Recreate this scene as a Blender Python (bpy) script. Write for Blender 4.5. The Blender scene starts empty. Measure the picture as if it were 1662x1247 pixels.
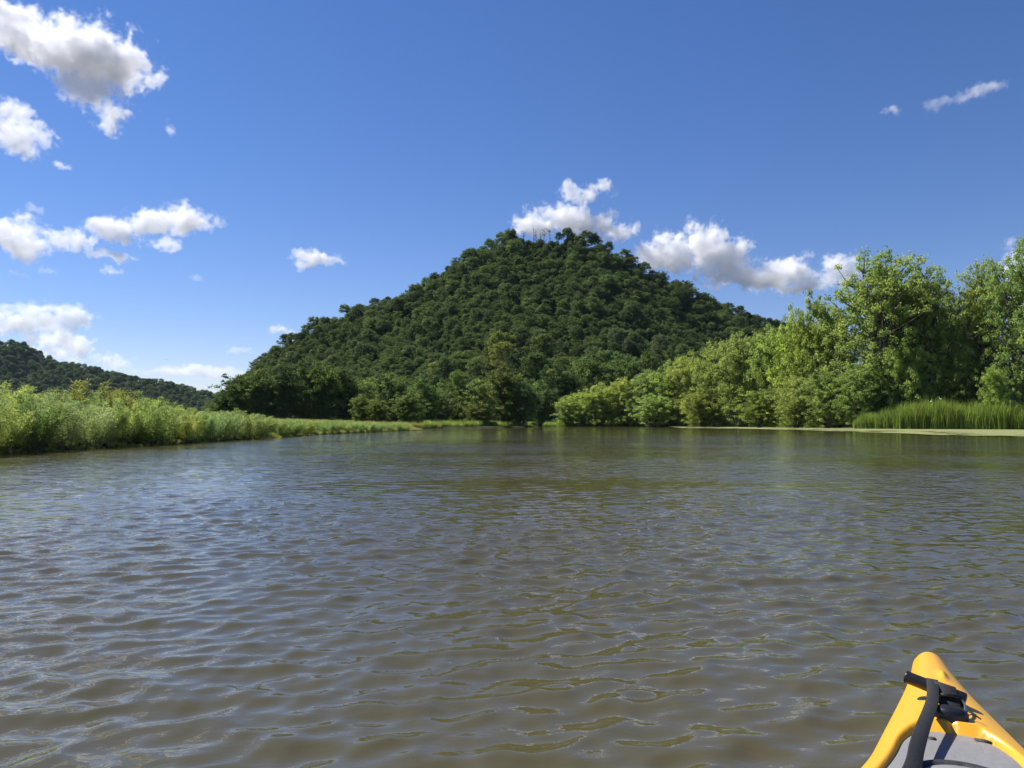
import bpy, bmesh, math, random
import numpy as np
from mathutils import Vector, Euler, Matrix

S = bpy.context.scene
COL = S.collection
EYE = 0.80
F = 1200.0                      # focal length in photo pixels (26 mm on a 36 mm frame, 1662 px wide)
PITCH = math.radians(3.03)

# ------------------------------------------------------------------ camera
cam = bpy.data.cameras.new('camera')
cam_o = bpy.data.objects.new('camera', cam)
COL.objects.link(cam_o)
cam.lens = 26.0
cam.sensor_width = 36.0
cam.clip_start = 0.02
cam.clip_end = 30000
cam_o.location = (0, 0, EYE)
cam_o.rotation_euler = (math.pi / 2 + PITCH, 0, 0)
S.camera = cam_o

# ------------------------------------------------------------------ sky and sun
SUN_EL = math.radians(52)
SUN_AZ = math.radians(-57)
world = bpy.data.worlds.new('World')
S.world = world
world.use_nodes = True
wn = world.node_tree
bg = wn.nodes['Background']
sky = wn.nodes.new('ShaderNodeTexSky')
sky.sky_type = 'NISHITA'
sky.sun_disc = False
sky.sun_elevation = SUN_EL
sky.sun_rotation = SUN_AZ
sky.altitude = 200
sky.air_density = 1.0
sky.dust_density = 0.0
sky.ozone_density = 3.0
hsv = wn.nodes.new('ShaderNodeHueSaturation')
hsv.inputs['Saturation'].default_value = 1.20
wn.links.new(sky.outputs[0], hsv.inputs['Color'])
tint = wn.nodes.new('ShaderNodeMix')
tint.data_type = 'RGBA'
tint.blend_type = 'MULTIPLY'
tint.inputs['Factor'].default_value = 1.0
tint.inputs['B'].default_value = (1.0, 0.90, 1.08, 1)
wn.links.new(hsv.outputs[0], tint.inputs['A'])
wn.links.new(tint.outputs['Result'], bg.inputs[0])
bg.inputs[1].default_value = 0.063

sun = bpy.data.lights.new('sun', 'SUN')
sun_o = bpy.data.objects.new('sun', sun)
COL.objects.link(sun_o)
sun.energy = 4.8
sun.angle = math.radians(0.53)
sun.color = (1.0, 0.955, 0.88)
sun_dir = Vector((math.sin(SUN_AZ) * math.cos(SUN_EL), math.cos(SUN_AZ) * math.cos(SUN_EL), math.sin(SUN_EL)))
sun_o.rotation_euler = (-sun_dir).to_track_quat('-Z', 'Y').to_euler()
sun_o.location = (-20, 10, 40)

S.view_settings.view_transform = 'Standard'
S.view_settings.look = 'None'
S.view_settings.exposure = 0.8
S.view_settings.gamma = 1.0
S.view_settings.use_curve_mapping = False
cy = S.cycles
cy.max_bounces = 20
cy.diffuse_bounces = 5
cy.glossy_bounces = 3
cy.transmission_bounces = 5
cy.transparent_max_bounces = 8
cy.volume_bounces = 20
cy.use_denoising = True
cy.sample_clamp_indirect = 6.0
cy.sample_clamp_direct = 0.0
cy.caustics_reflective = False
cy.caustics_refractive = False

# ------------------------------------------------------------------ helpers
_cp, _sp = math.cos(PITCH), math.sin(PITCH)


def ray(px, py):
    v = Vector((px - 831.0, F, 623.5 - py))
    return Vector((v.x, v.y * _cp - v.z * _sp, v.y * _sp + v.z * _cp))


def on_plane(px, py, z=0.0):
    r = ray(px, py)
    k = (z - EYE) / r.z
    return Vector((r.x * k, r.y * k, z))


def at(px, py, depth):
    r = ray(px, py)
    k = depth / r.y
    return Vector((r.x * k, depth, EYE + r.z * k))


def col_x(px, depth):
    return (px - 831.0) / F * depth


def tag(o, label=None, cat=None, group=None, kind=None):
    if label:
        o['label'] = label
    if cat:
        o['category'] = cat
    if group:
        o['group'] = group
    if kind:
        o['kind'] = kind
    return o


def link(o, parent=None):
    COL.objects.link(o)
    if parent is not None:
        o.parent = parent
    return o


def empty(name, loc=(0, 0, 0), rz=0.0):
    o = bpy.data.objects.new(name, None)
    COL.objects.link(o)
    o.empty_display_size = 0.1
    o.location = loc
    o.rotation_euler = (0, 0, rz)
    return o


def np_mesh(name, verts, quads=None, tris=None, attrs=None, mat=None, smooth=False):
    verts = np.asarray(verts, dtype=np.float32).reshape(-1, 3)
    parts, starts, tot = [], [], 0
    nf = 0
    if quads is not None and len(quads):
        q = np.asarray(quads, dtype=np.int32).reshape(-1, 4)
        parts.append(q.ravel())
        starts.append(np.arange(len(q), dtype=np.int32) * 4)
        tot = len(q) * 4
        nf += len(q)
    if tris is not None and len(tris):
        t = np.asarray(tris, dtype=np.int32).reshape(-1, 3)
        parts.append(t.ravel())
        starts.append(tot + np.arange(len(t), dtype=np.int32) * 3)
        nf += len(t)
    loops = np.concatenate(parts)
    st = np.concatenate(starts)
    me = bpy.data.meshes.new(name)
    me.vertices.add(len(verts))
    me.vertices.foreach_set('co', verts.ravel())
    me.loops.add(len(loops))
    me.loops.foreach_set('vertex_index', loops)
    me.polygons.add(nf)
    me.polygons.foreach_set('loop_start', st)
    if smooth:
        me.polygons.foreach_set('use_smooth', np.ones(nf, dtype=bool))
    for k, v in (attrs or {}).items():
        a = me.attributes.new(k, 'FLOAT', 'POINT')
        a.data.foreach_set('value', np.asarray(v, dtype=np.float32))
    me.update()
    me.validate()
    if mat:
        me.materials.append(mat)
    return me


def unit(v):
    return v / np.maximum(np.linalg.norm(v, axis=1, keepdims=True), 1e-9)


class Geo:
    """collects tubes and quads of one part"""

    def __init__(self):
        self.v, self.q, self.t, self.n = [], [], [], 0

    def add(self, v, q=None, t=None):
        v = np.asarray(v, dtype=np.float32).reshape(-1, 3)
        if q is not None and len(q):
            self.q.append(np.asarray(q, dtype=np.int32) + self.n)
        if t is not None and len(t):
            self.t.append(np.asarray(t, dtype=np.int32) + self.n)
        self.v.append(v)
        self.n += len(v)

    def tube(self, pts, radii, n=6, cap=True):
        pts = np.asarray(pts, dtype=float)
        radii = np.asarray(radii, dtype=float)
        m = len(pts)
        tan = np.gradient(pts, axis=0)
        tan = unit(tan)
        ref = np.array([0.0, 0, 1.0]) if abs(tan[0, 2]) < 0.9 else np.array([1.0, 0, 0])
        a = np.cross(tan, ref)
        a = unit(a)
        b = np.cross(tan, a)
        th = np.arange(n) / n * 2 * math.pi
        ring = a[:, None, :] * np.cos(th)[None, :, None] + b[:, None, :] * np.sin(th)[None, :, None]
        v = pts[:, None, :] + ring * radii[:, None, None]
        v = v.reshape(-1, 3)
        i = np.arange(m - 1)[:, None] * n
        j = np.arange(n)[None, :]
        j2 = (j + 1) % n
        q = np.stack([i + j, i + j2, i + n + j2, i + n + j], axis=-1).reshape(-1, 4)
        t = None
        if cap:
            v = np.vstack([v, pts[:1], pts[-1:]])
            c0, c1 = m * n, m * n + 1
            jj = np.arange(n)
            t = np.vstack([np.stack([np.full(n, c0), (jj + 1) % n, jj], 1),
                           np.stack([np.full(n, c1), (m - 1) * n + jj, (m - 1) * n + (jj + 1) % n], 1)])
        self.add(v, q, t)

    def mesh(self, name, mat, smooth=True):
        return np_mesh(name, np.vstack(self.v),
                       np.vstack(self.q) if self.q else None,
                       np.vstack(self.t) if self.t else None, None, mat, smooth)

    def obj(self, name, mat, parent=None, smooth=True):
        return link(bpy.data.objects.new(name, self.mesh(name, mat, smooth)), parent)


# ---- value noise in numpy (for terrain and irregular edges)
def vnoise(x, y, seed=0):
    x = np.asarray(x, dtype=float)
    y = np.asarray(y, dtype=float)
    xi = np.floor(x).astype(np.int64)
    yi = np.floor(y).astype(np.int64)
    fx, fy = x - xi, y - yi
    fx = fx * fx * (3 - 2 * fx)
    fy = fy * fy * (3 - 2 * fy)

    def h(a, b):
        n = (a * 374761393 + b * 668265263 + seed * 974711) & 0x7fffffff
        n = ((n ^ (n >> 13)) * 1274126177) & 0x7fffffff
        return ((n ^ (n >> 16)) & 0xffff) / 65535.0
    return (h(xi, yi) * (1 - fx) + h(xi + 1, yi) * fx) * (1 - fy) + (h(xi, yi + 1) * (1 - fx) + h(xi + 1, yi + 1) * fx) * fy


def fbm(x, y, seed=0, octv=4):
    s, a, t = 0.0, 1.0, 0.0
    for k in range(octv):
        s = s + a * vnoise(x * 2 ** k, y * 2 ** k, seed + k)
        t += a
        a *= 0.5
    return s / t - 0.5


def sstep(a, b, x):
    t = np.clip((x - a) / (b - a), 0, 1)
    return t * t * (3 - 2 * t)


# ------------------------------------------------------------------ material helpers
def new_mat(name):
    m = bpy.data.materials.new(name)
    m.use_nodes = True
    return m, m.node_tree, m.node_tree.nodes['Principled BSDF']


def simple_mat(name, col, rough=0.6, var=0.15, scale=8.0, bump=0.0, spec=0.5, coord='Object'):
    m, nt, p = new_mat(name)
    tc = nt.nodes.new('ShaderNodeTexCoord')
    nz = nt.nodes.new('ShaderNodeTexNoise')
    nz.inputs['Scale'].default_value = scale
    nz.inputs['Detail'].default_value = 6
    nt.links.new(tc.outputs[coord], nz.inputs['Vector'])
    rp = nt.nodes.new('ShaderNodeValToRGB')
    rp.color_ramp.elements[0].position = 0.3
    rp.color_ramp.elements[1].position = 0.7
    rp.color_ramp.elements[0].color = tuple(c * (1 - var) for c in col) + (1,)
    rp.color_ramp.elements[1].color = tuple(min(1, c * (1 + var)) for c in col) + (1,)
    nt.links.new(nz.outputs[0], rp.inputs[0])
    nt.links.new(rp.outputs[0], p.inputs['Base Color'])
    p.inputs['Roughness'].default_value = rough
    p.inputs['Specular IOR Level'].default_value = spec
    if bump:
        b = nt.nodes.new('ShaderNodeBump')
        b.inputs['Strength'].default_value = bump
        b.inputs['Distance'].default_value = 0.02
        nt.links.new(nz.outputs[0], b.inputs['Height'])
        nt.links.new(b.outputs[0], p.inputs['Normal'])
    return m


def leaf_mat(name, base=None, trans=0.35, var=0.35, yellow=0.0, rnd=0.14):
    """leaf surface: colour from the object's own colour (base None) or a fixed one; tone varies leaf by leaf and plant by plant"""
    m, nt, p = new_mat(name)
    N, L = nt.nodes, nt.links
    at_ = N.new('ShaderNodeAttribute')
    at_.attribute_name = 'tone'
    oi = N.new('ShaderNodeObjectInfo')
    if base is None:
        src = oi.outputs['Color']
    else:
        rgb = N.new('ShaderNodeRGB')
        rgb.outputs[0].default_value = tuple(base) + (1,)
        src = rgb.outputs[0]
    mr = N.new('ShaderNodeMapRange')
    L.new(at_.outputs['Fac'], mr.inputs[0])
    mr.inputs[3].default_value = 1 - var
    mr.inputs[4].default_value = 1 + var
    mr2 = N.new('ShaderNodeMapRange')
    L.new(oi.outputs['Random'], mr2.inputs[0])
    mr2.inputs[3].default_value = 1 - rnd
    mr2.inputs[4].default_value = 1 + rnd
    mul = N.new('ShaderNodeMath')
    mul.operation = 'MULTIPLY'
    L.new(mr.outputs[0], mul.inputs[0])
    L.new(mr2.outputs[0], mul.inputs[1])
    hs = N.new('ShaderNodeHueSaturation')
    hm = N.new('ShaderNodeMapRange')
    L.new(at_.outputs['Fac'], hm.inputs[0])
    hm.inputs[3].default_value = 0.515
    hm.inputs[4].default_value = 0.485 - yellow
    L.new(hm.outputs[0], hs.inputs['Hue'])
    L.new(mul.outputs[0], hs.inputs['Value'])
    L.new(src, hs.inputs['Color'])
    L.new(hs.outputs[0], p.inputs['Base Color'])
    p.inputs['Roughness'].default_value = 0.65
    p.inputs['Specular IOR Level'].default_value = 0.12
    tr = N.new('ShaderNodeBsdfTranslucent')
    hs2 = N.new('ShaderNodeHueSaturation')
    hs2.inputs['Hue'].default_value = 0.48
    hs2.inputs['Saturation'].default_value = 1.1
    hs2.inputs['Value'].default_value = 1.5
    L.new(hs.outputs[0], hs2.inputs['Color'])
    L.new(hs2.outputs[0], tr.inputs['Color'])
    mx = N.new('ShaderNodeMixShader')
    mx.inputs[0].default_value = trans
    L.new(p.outputs[0], mx.inputs[1])
    L.new(tr.outputs[0], mx.inputs[2])
    L.new(mx.outputs[0], N['Material Output'].inputs['Surface'])
    return m


M_LEAF = leaf_mat('leaf_object_colour', None, 0.46, 0.42)
M_WILLOW = leaf_mat('willow_leaf', None, 0.48, 0.42)
M_BARK = simple_mat('bark', (0.10, 0.085, 0.065), 0.9, 0.35, 3.0, 0.5)
M_PALEBARK = simple_mat('pale_bark', (0.30, 0.27, 0.22), 0.85, 0.3, 3.0, 0.3)
M_GRASS_SOIL = simple_mat('bank_soil', (0.035, 0.035, 0.018), 0.95, 0.5, 0.6, 0.3, 0.05)
M_FOREST_FLOOR = simple_mat('forest_floor', (0.020, 0.034, 0.011), 0.95, 0.4, 0.15, 0.3, 0.05)

# ------------------------------------------------------------------ land: river outline and ground sheet
RIVER = np.array([(-13.2, -600), (-13.2, -30), (-13.0, 0), (-13.3, 20), (-13.2, 36), (-13.6, 52), (-12.4, 68), (-11.2, 78),
                  (-10.6, 83), (-12, 86.5), (-17, 90), (-19, 96), (-13.5, 106), (-6, 118), (1, 138), (6, 160), (9, 182), (14, 190),
                  (26, 186), (38, 178), (47, 157), (53, 135), (60, 113), (69, 98), (84, 86), (110, 68), (170, 30), (300, -60), (500, -600)], dtype=float)


def poly_sd(px, py, poly):
    """signed distance: positive inside the polygon"""
    px = np.asarray(px, dtype=float)
    py = np.asarray(py, dtype=float)
    d = np.full(px.shape, 1e9)
    ins = np.zeros(px.shape, dtype=bool)
    n = len(poly)
    for i in range(n):
        ax, ay = poly[i]
        bx, by = poly[(i + 1) % n]
        ex, ey = bx - ax, by - ay
        t = np.clip(((px - ax) * ex + (py - ay) * ey) / (ex * ex + ey * ey), 0, 1)
        d = np.minimum(d, np.hypot(px - ax - t * ex, py - ay - t * ey))
        c = ((ay > py) != (by > py))
        with np.errstate(divide='ignore', invalid='ignore'):
            xin = (bx - ax) * (py - ay) / (by - ay if by != ay else 1e-9) + ax
        ins ^= c & (px < xin)
    return np.where(ins, d, -d)


def land_h(x, y):
    """height of the ground sheet (river bed below the water, low flood plain beside it)"""
    d = -poly_sd(x, y, RIVER) + fbm(x * 0.25, y * 0.25, 3) * 1.6
    return -0.9 + sstep(-2.2, 0.9, d) * 1.12 + sstep(1, 14, d) * 0.35 + sstep(0, 4, d) * fbm(x * .13, y * .13, 5) * 0.35


def axis_steps(lo, fine_lo, fine_hi, hi, step):
    a = list(np.arange(fine_lo, fine_hi, step))
    s, v = step, fine_hi
    while v < hi:
        a.append(v)
        s *= 1.35
        v += s
    a.append(hi)
    s, v = step, fine_lo
    left = []
    while v > lo:
        s *= 1.35
        v -= s
        left.append(max(v, lo))
    return np.array(sorted(set(left + a)))


def grid_mesh(name, X, Y, Z, mat, attrs=None, keep=None):
    ny, nx = X.shape
    v = np.stack([X, Y, Z], -1).reshape(-1, 3)
    i = np.arange(ny - 1)[:, None] * nx
    j = np.arange(nx - 1)[None, :]
    q = np.stack([i + j, i + j + 1, i + nx + j + 1, i + nx + j], -1).reshape(-1, 4)
    if keep is not None:
        q = q[keep(v[q].mean(axis=1))]
    return np_mesh(name, v, q, None, attrs, mat, True)


gx = axis_steps(-4000, -45, 110, 4000, 1.0)
gy = axis_steps(-2500, -6, 205, 5000, 1.0)
GX, GY = np.meshgrid(gx, gy)
GZ = land_h(GX, GY)
ground = link(bpy.data.objects.new('ground', grid_mesh('ground', GX, GY, GZ, M_GRASS_SOIL)))
tag(ground, 'low dark muddy river bank and flood plain under the plants', kind='structure')

# ------------------------------------------------------------------ hills
HY = 430.0
sil = np.array([(300, 692), (350, 672), (375, 640), (420, 585), (500, 527), (600, 484), (660, 470), (700, 446), (760, 406), (815, 383), (845, 379),
                (862, 377), (926, 377), (945, 380), (975, 391), (1010, 407), (1080, 446), (1170, 486), (1270, 516), (1350, 570), (1450, 640), (1560, 676)], dtype=float)
CANOPY = 5.5


def hill_h(x, y):
    px = x / HY * F + 831
    top = np.interp(px, sil[:, 0], sil[:, 1])
    H = np.maximum((687 - top) / F * HY + EYE - CANOPY, 0)
    W = 28 + H * 1.85
    v = (HY - y)
    rip = 1 + 0.22 * fbm(x / 46.0, y / 95.0 + 2, 21, 3) * np.clip(v / 60, 0, 1)
    t = np.clip(np.where(v > 0, v / (W * rip), -v / (W * 1.2)), 0, 1)
    prof = (1 - t) ** 1.25 * (1 - 0.25 * t) + 0.0
    z = H * prof
    z = z + fbm(x / 30.0, y / 30.0, 9) * 9 * np.clip(t * 4, 0, 1) * np.clip((1 - t) * 4, 0, 1)
    return z - 0.6


hx = np.arange(-300, 330, 6.0)
hy = np.arange(140, 640, 6.0)
HX, HYY = np.meshgrid(hx, hy)
HZ = hill_h(HX, HYY)
hill = link(bpy.data.objects.new('hill', grid_mesh('hill', HX, HYY, HZ, M_FOREST_FLOOR)))
tag(hill, 'steep pointed hill covered in trees beyond the river', kind='structure')

BY = 1150.0
bsil = np.array([(-900, 570), (-400, 548), (-150, 545), (0, 551), (35, 555), (60, 575), (100, 584), (200, 606), (280, 620), (335, 634), (420, 652),
                 (520, 672), (640, 690), (800, 692)], dtype=float)


def bluff_h(x, y):
    px = x / BY * F + 831
    top = np.interp(px, bsil[:, 0], bsil[:, 1])
    H = np.maximum((687 - top) / F * BY + EYE - 8, 0)
    W = 60 + H * 1.75
    v = BY - y
    rip = 1 + 0.35 * fbm(x / 90.0, y / 200.0, 31, 3) * np.clip(v / 80, 0, 1)
    t = np.clip(np.where(v > 0, v / (W * rip), -v / (W * 2)), 0, 1)
    return H * (1 - t) ** 1.2 + fbm(x / 50., y / 50., 12) * 9 * np.clip(t * 4, 0, 1) * np.clip((1 - t) * 4, 0, 1) - 0.8


bx = np.arange(-1900, 60, 14.0)
by = np.arange(800, 1650, 14.0)
BX, BYY = np.meshgrid(bx, by)
bluff = link(bpy.data.objects.new('bluff', grid_mesh('bluff', BX, BYY, bluff_h(BX, BYY), M_FOREST_FLOOR)))
tag(bluff, 'long dark wooded bluff sinking towards the gap on the left', kind='structure')

# ------------------------------------------------------------------ duckweed outline (needed by the water too)
MAT_NEAR = [on_plane(*p) for p in ((1085, 692.6), (1110, 695.2), (1200, 696.0), (1290, 698.3), (1360, 700.5), (1440, 703.3), (1520, 706.2),
                                   (1600, 708.2), (1662, 710.0), (1800, 713.5), (2000, 718))]
MATPOLY = np.array([(p.x, p.y) for p in MAT_NEAR] + [(130, 62), (110, 72), (86, 90), (70, 101), (62, 116), (55, 138), (49, 160), (41, 181)])

# ------------------------------------------------------------------ kayak frame (local s back from the bow tip, u to starboard)
APEX = np.array([0.989, 1.804])
HEAD = math.radians(24.4)
K_F = np.array([math.sin(HEAD), math.cos(HEAD)])
K_R = np.array([math.cos(HEAD), -math.sin(HEAD)])
TIP = APEX - 0.067 * K_F
KLEN = 3.15


def k_width(s):
    s = np.asarray(s, dtype=float)
    lin = (s + 0.067) * math.tan(math.radians(11.8)) + 0.011 * np.exp(-(s / 0.13) ** 2)
    mid = 0.345 * np.sqrt(np.clip(1 - ((s - 1.75) / 1.95) ** 2, 0, 1))
    w = np.where(s < 0.9, lin, 0)
    j = 0.9
    w0, m0 = (j + 0.067) * math.tan(math.radians(11.8)), 0.345 * math.sqrt(1 - ((j - 1.75) / 1.95) ** 2)
    bl = sstep(0.55, 1.25, s)
    lin2 = np.minimum(lin, 0.33)
    w = lin2 * (1 - bl) + mid * bl
    nose = np.sqrt(np.clip(1 - (1 - np.clip(s / 0.062, 0, 1)) ** 2, 0, 1))
    tail = np.sqrt(np.clip(1 - (1 - np.clip((KLEN - s) / 0.10, 0, 1)) ** 2, 0, 1)) * np.clip((KLEN - s) * 0.5 + 0.03, 0, 1) / np.clip((KLEN - s) * 0.5 + 0.03, 0, 1)
    return np.maximum(w * nose * tail, 0.0005)


def k_xy(s, u):
    return TIP[0] - s * K_F[0] + u * K_R[0], TIP[1] - s * K_F[1] + u * K_R[1]


# ------------------------------------------------------------------ water
def water_mat():
    m, nt, p = new_mat('river_water')
    N, L = nt.nodes, nt.links
    geo = N.new('ShaderNodeNewGeometry')
    nz = N.new('ShaderNodeTexNoise')
    nz.inputs['Scale'].default_value = 0.25
    nz.inputs['Detail'].default_value = 3
    L.new(geo.outputs['Position'], nz.inputs['Vector'])
    rp = N.new('ShaderNodeValToRGB')
    rp.color_ramp.elements[0].color = (0.061, 0.054, 0.025, 1)
    rp.color_ramp.elements[1].color = (0.073, 0.064, 0.030, 1)
    L.new(nz.outputs[0], rp.inputs[0])
    L.new(rp.outputs[0], p.inputs['Base Color'])
    p.inputs['Roughness'].default_value = 0.035
    p.inputs['IOR'].default_value = 1.45
    lod = N.new('ShaderNodeAttribute')
    lod.attribute_name = 'lod'
    rpl = N.new('ShaderNodeAttribute')
    rpl.attribute_name = 'calm'

    def noise(sx, sy, sc, det, off):
        mp = N.new('ShaderNodeMapping')
        mp.inputs['Scale'].default_value = (sx, sy, 1)
        mp.inputs['Location'].default_value = (off, off * .7, 0)
        mp.inputs['Rotation'].default_value = (0, 0, math.radians(-8))
        L.new(geo.outputs['Position'], mp.inputs['Vector'])
        q = N.new('ShaderNodeTexNoise')
        q.inputs['Scale'].default_value = sc
        q.inputs['Detail'].default_value = det
        q.inputs['Roughness'].default_value = 0.5
        L.new(mp.outputs[0], q.inputs['Vector'])
        return q.outputs[0]

    def bump(h, dist, strength, prev):
        b = N.new('ShaderNodeBump')
        b.inputs['Distance'].default_value = dist
        L.new(h, b.inputs['Height'])
        L.new(strength, b.inputs['Strength'])
        if prev is not None:
            L.new(prev, b.inputs['Normal'])
        return b.outputs[0]
    fine = N.new('ShaderNodeMath')
    fine.operation = 'MULTIPLY'
    fine.inputs[1].default_value = 0.6
    L.new(rpl.outputs['Fac'], fine.inputs[0])
    b1 = bump(noise(0.7, 1.2, 11.0, 3, 3), 0.008, fine.outputs[0], None)
    far = N.new('ShaderNodeMath')
    far.operation = 'MULTIPLY'
    L.new(lod.outputs['Fac'], far.inputs[0])
    L.new(rpl.outputs['Fac'], far.inputs[1])
    b2 = bump(noise(0.65, 1.25, 5.0, 3, 11), 0.036, far.outputs[0], b1)
    L.new(b2, p.inputs['Normal'])
    return m


def radii():
    r, out = 0.01, []
    while r < 420:
        out.append(r)
        if r < 1.4:
            d = 0.05
        else:
            d = 0.0145 + 0.0050 * max(0, r - 2.5) + 0.00009 * r * r
        r += d
    return np.array(out)


wr = radii()
half = math.radians(44)
a_f = np.linspace(-half, half, 600)
side, a_, st_ = [], half, a_f[1] - a_f[0]
while a_ < math.pi:                          # the fan coarsens gently outside the view
    st_ = min(st_ * 1.10, 0.07)
    a_ += st_
    side.append(a_)
side = np.array(side) * 1.0
side = half + (side - half) * (math.pi - half) / (side[-1] - half)
wa = np.concatenate([-side[::-1][1:], a_f, side])
WR, WA = np.meshgrid(wr, np.concatenate([[-math.pi], wa]), indexing='ij')
WX, WY = WR * np.sin(WA), WR * np.cos(WA)
dr = np.gradient(wr)[:, None]
da = np.gradient(WA[0])[None, :]
sp = np.maximum(dr, da * WR)
rng = np.random.default_rng(7)
dX, dY, dZ = np.zeros_like(WX), np.zeros_like(WX), np.zeros_like(WX)
lost = np.zeros_like(WX)
total = 0.0
d_mat = poly_sd(WX, WY, MATPOLY)
d_riv = poly_sd(WX, WY, RIVER)
calm = (1 - sstep(-6, 1.0, d_mat)) * (1 - 0.62 * sstep(52, 96, WY + 1.7 * WX + fbm(WX / 9, WY / 16, 4) * 26))
gust = np.clip(0.92 + 1.5 * fbm(WX / 2.8, WY / 2.4, 61, 4), 0.3, 1.8)
NW = 64
lam = np.exp(np.linspace(math.log(0.06), math.log(1.0), NW))
for k in range(NW):
    l = lam[k]
    th = rng.normal(0, 0.70) + math.radians(-12)      # direction of travel measured from +Y
    kx, ky = math.sin(th) * 2 * math.pi / l, math.cos(th) * 2 * math.pi / l
    slope = 0.043 * math.exp(-(math.log(l / 0.145) / 0.82) ** 2) + 0.005
    A = slope * l / (2 * math.pi) * rng.uniform(0.7, 1.3)
    w = sstep(2.2, 4.6, l / sp)
    ph = kx * WX + ky * WY + rng.uniform(0, 2 * math.pi)
    # let each train wander a little so that crests break up
    ph = ph + 2.2 * fbm(WX / (l * 5 + .5) + k * 3.1, WY / (l * 5 + .5), 100 + k, 1)
    c, s_ = np.cos(ph), np.sin(ph)
    dZ += A * w * c
    ch = 0.88
    dX -= ch * A * w * s_ * math.sin(th)
    dY -= ch * A * w * s_ * math.cos(th)
    lost += (slope ** 2) * (1 - w)
    total += slope ** 2
amp = calm * gust * 1.06
lodv = np.sqrt(np.clip(lost / total, 0, 1))
attrs = {'lod': lodv.ravel(), 'calm': (calm * np.clip(gust, 0.3, 1.8) ** 1.4).ravel()}


def keep_water(c):
    rx, ry = c[:, 0] - TIP[0], c[:, 1] - TIP[1]
    s = -(rx * K_F[0] + ry * K_F[1])
    u = rx * K_R[0] + ry * K_R[1]
    return ~((s > 0.30) & (s < KLEN - 0.15) & (np.abs(u) < k_width(np.clip(s, 0, KLEN)) * 0.62))


M_WATER = water_mat()
water = link(bpy.data.objects.new('water', grid_mesh('water', WX + dX * amp, WY + dY * amp, dZ * amp, M_WATER, attrs, keep_water)))
tag(water, 'rippled muddy brown river water reflecting blue sky', kind='structure')


# ------------------------------------------------------------------ duckweed mat
def mat_duckweed():
    m, nt, p = new_mat('duckweed')
    N, L = nt.nodes, nt.links
    geo = N.new('ShaderNodeNewGeometry')
    n1 = N.new('ShaderNodeTexNoise')
    n1.inputs['Scale'].default_value = 3.5
    n1.inputs['Detail'].default_value = 8
    n1.inputs['Roughness'].default_value = 0.75
    L.new(geo.outputs['Position'], n1.inputs['Vector'])
    n2 = N.new('ShaderNodeTexNoise')
    n2.inputs['Scale'].default_value = 0.22
    n2.inputs['Detail'].default_value = 5
    L.new(geo.outputs['Position'], n2.inputs['Vector'])
    r1 = N.new('ShaderNodeValToRGB')
    e = r1.color_ramp.elements
    e[0].position, e[0].color = 0.40, (0.055, 0.065, 0.022, 1)
    e[1].position, e[1].color = 0.55, (0.30, 0.29, 0.11, 1)
    x = e.new(0.75)
    x.color = (0.40, 0.37, 0.17, 1)
    L.new(n1.outputs[0], r1.inputs[0])
    r2 = N.new('ShaderNodeValToRGB')
    r2.color_ramp.elements[0].position, r2.color_ramp.elements[0].color = 0.35, (0.75, 0.9, 0.6, 1)
    r2.color_ramp.elements[1].position, r2.color_ramp.elements[1].color = 0.65, (1.0, 0.95, 0.95, 1)
    L.new(n2.outputs[0], r2.inputs[0])
    mx = N.new('ShaderNodeMix')
    mx.data_type, mx.blend_type = 'RGBA', 'MULTIPLY'
    mx.inputs['Factor'].default_value = 1
    L.new(r1.outputs[0], mx.inputs['A'])
    L.new(r2.outputs[0], mx.inputs['B'])
    L.new(mx.outputs['Result'], p.inputs['Base Color'])
    p.inputs['Roughness'].default_value = 0.8
    return m


M_DUCK = mat_duckweed()
mx_ = np.arange(28, 140, 0.8)
my_ = np.arange(34, 190, 0.8)
DX, DY = np.meshgrid(mx_, my_)
sd = poly_sd(DX, DY, MATPOLY) + fbm(DX / 3.5, DY / 5.0, 8, 4) * 11.0 * sstep(30, 60, DX)
DZ = 0.014 + 0.022 * (fbm(DX / 1.2, DY / 1.2, 14, 3) + 0.5)
DX2 = DX + (fbm(DX, DY, 18, 1)) * 0.8
vv = np.stack([DX2, DY, DZ], -1).reshape(-1, 3)
nx_ = DX.shape[1]
ii = np.arange(DX.shape[0] - 1)[:, None] * nx_
jj = np.arange(nx_ - 1)[None, :]
qq = np.stack([ii + jj, ii + jj + 1, ii + nx_ + jj + 1, ii + nx_ + jj], -1).reshape(-1, 4)
qs = sd.ravel()[qq].mean(axis=1)
hole = fbm(vv[qq].mean(1)[:, 0] / 1.6, vv[qq].mean(1)[:, 1] / 3.2, 77, 3)
qq = qq[(qs > 0) & ((hole < 0.10) | (qs > 9))]
used = np.unique(qq)
remap = np.full(len(vv), -1)
remap[used] = np.arange(len(used))
duck = link(bpy.data.objects.new('duckweed', np_mesh('duckweed', vv[used], remap[qq], None, None, M_DUCK, True)))
tag(duck, 'pale yellow green duckweed mat floating along the bank on the right', 'duckweed', kind='stuff')


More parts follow.
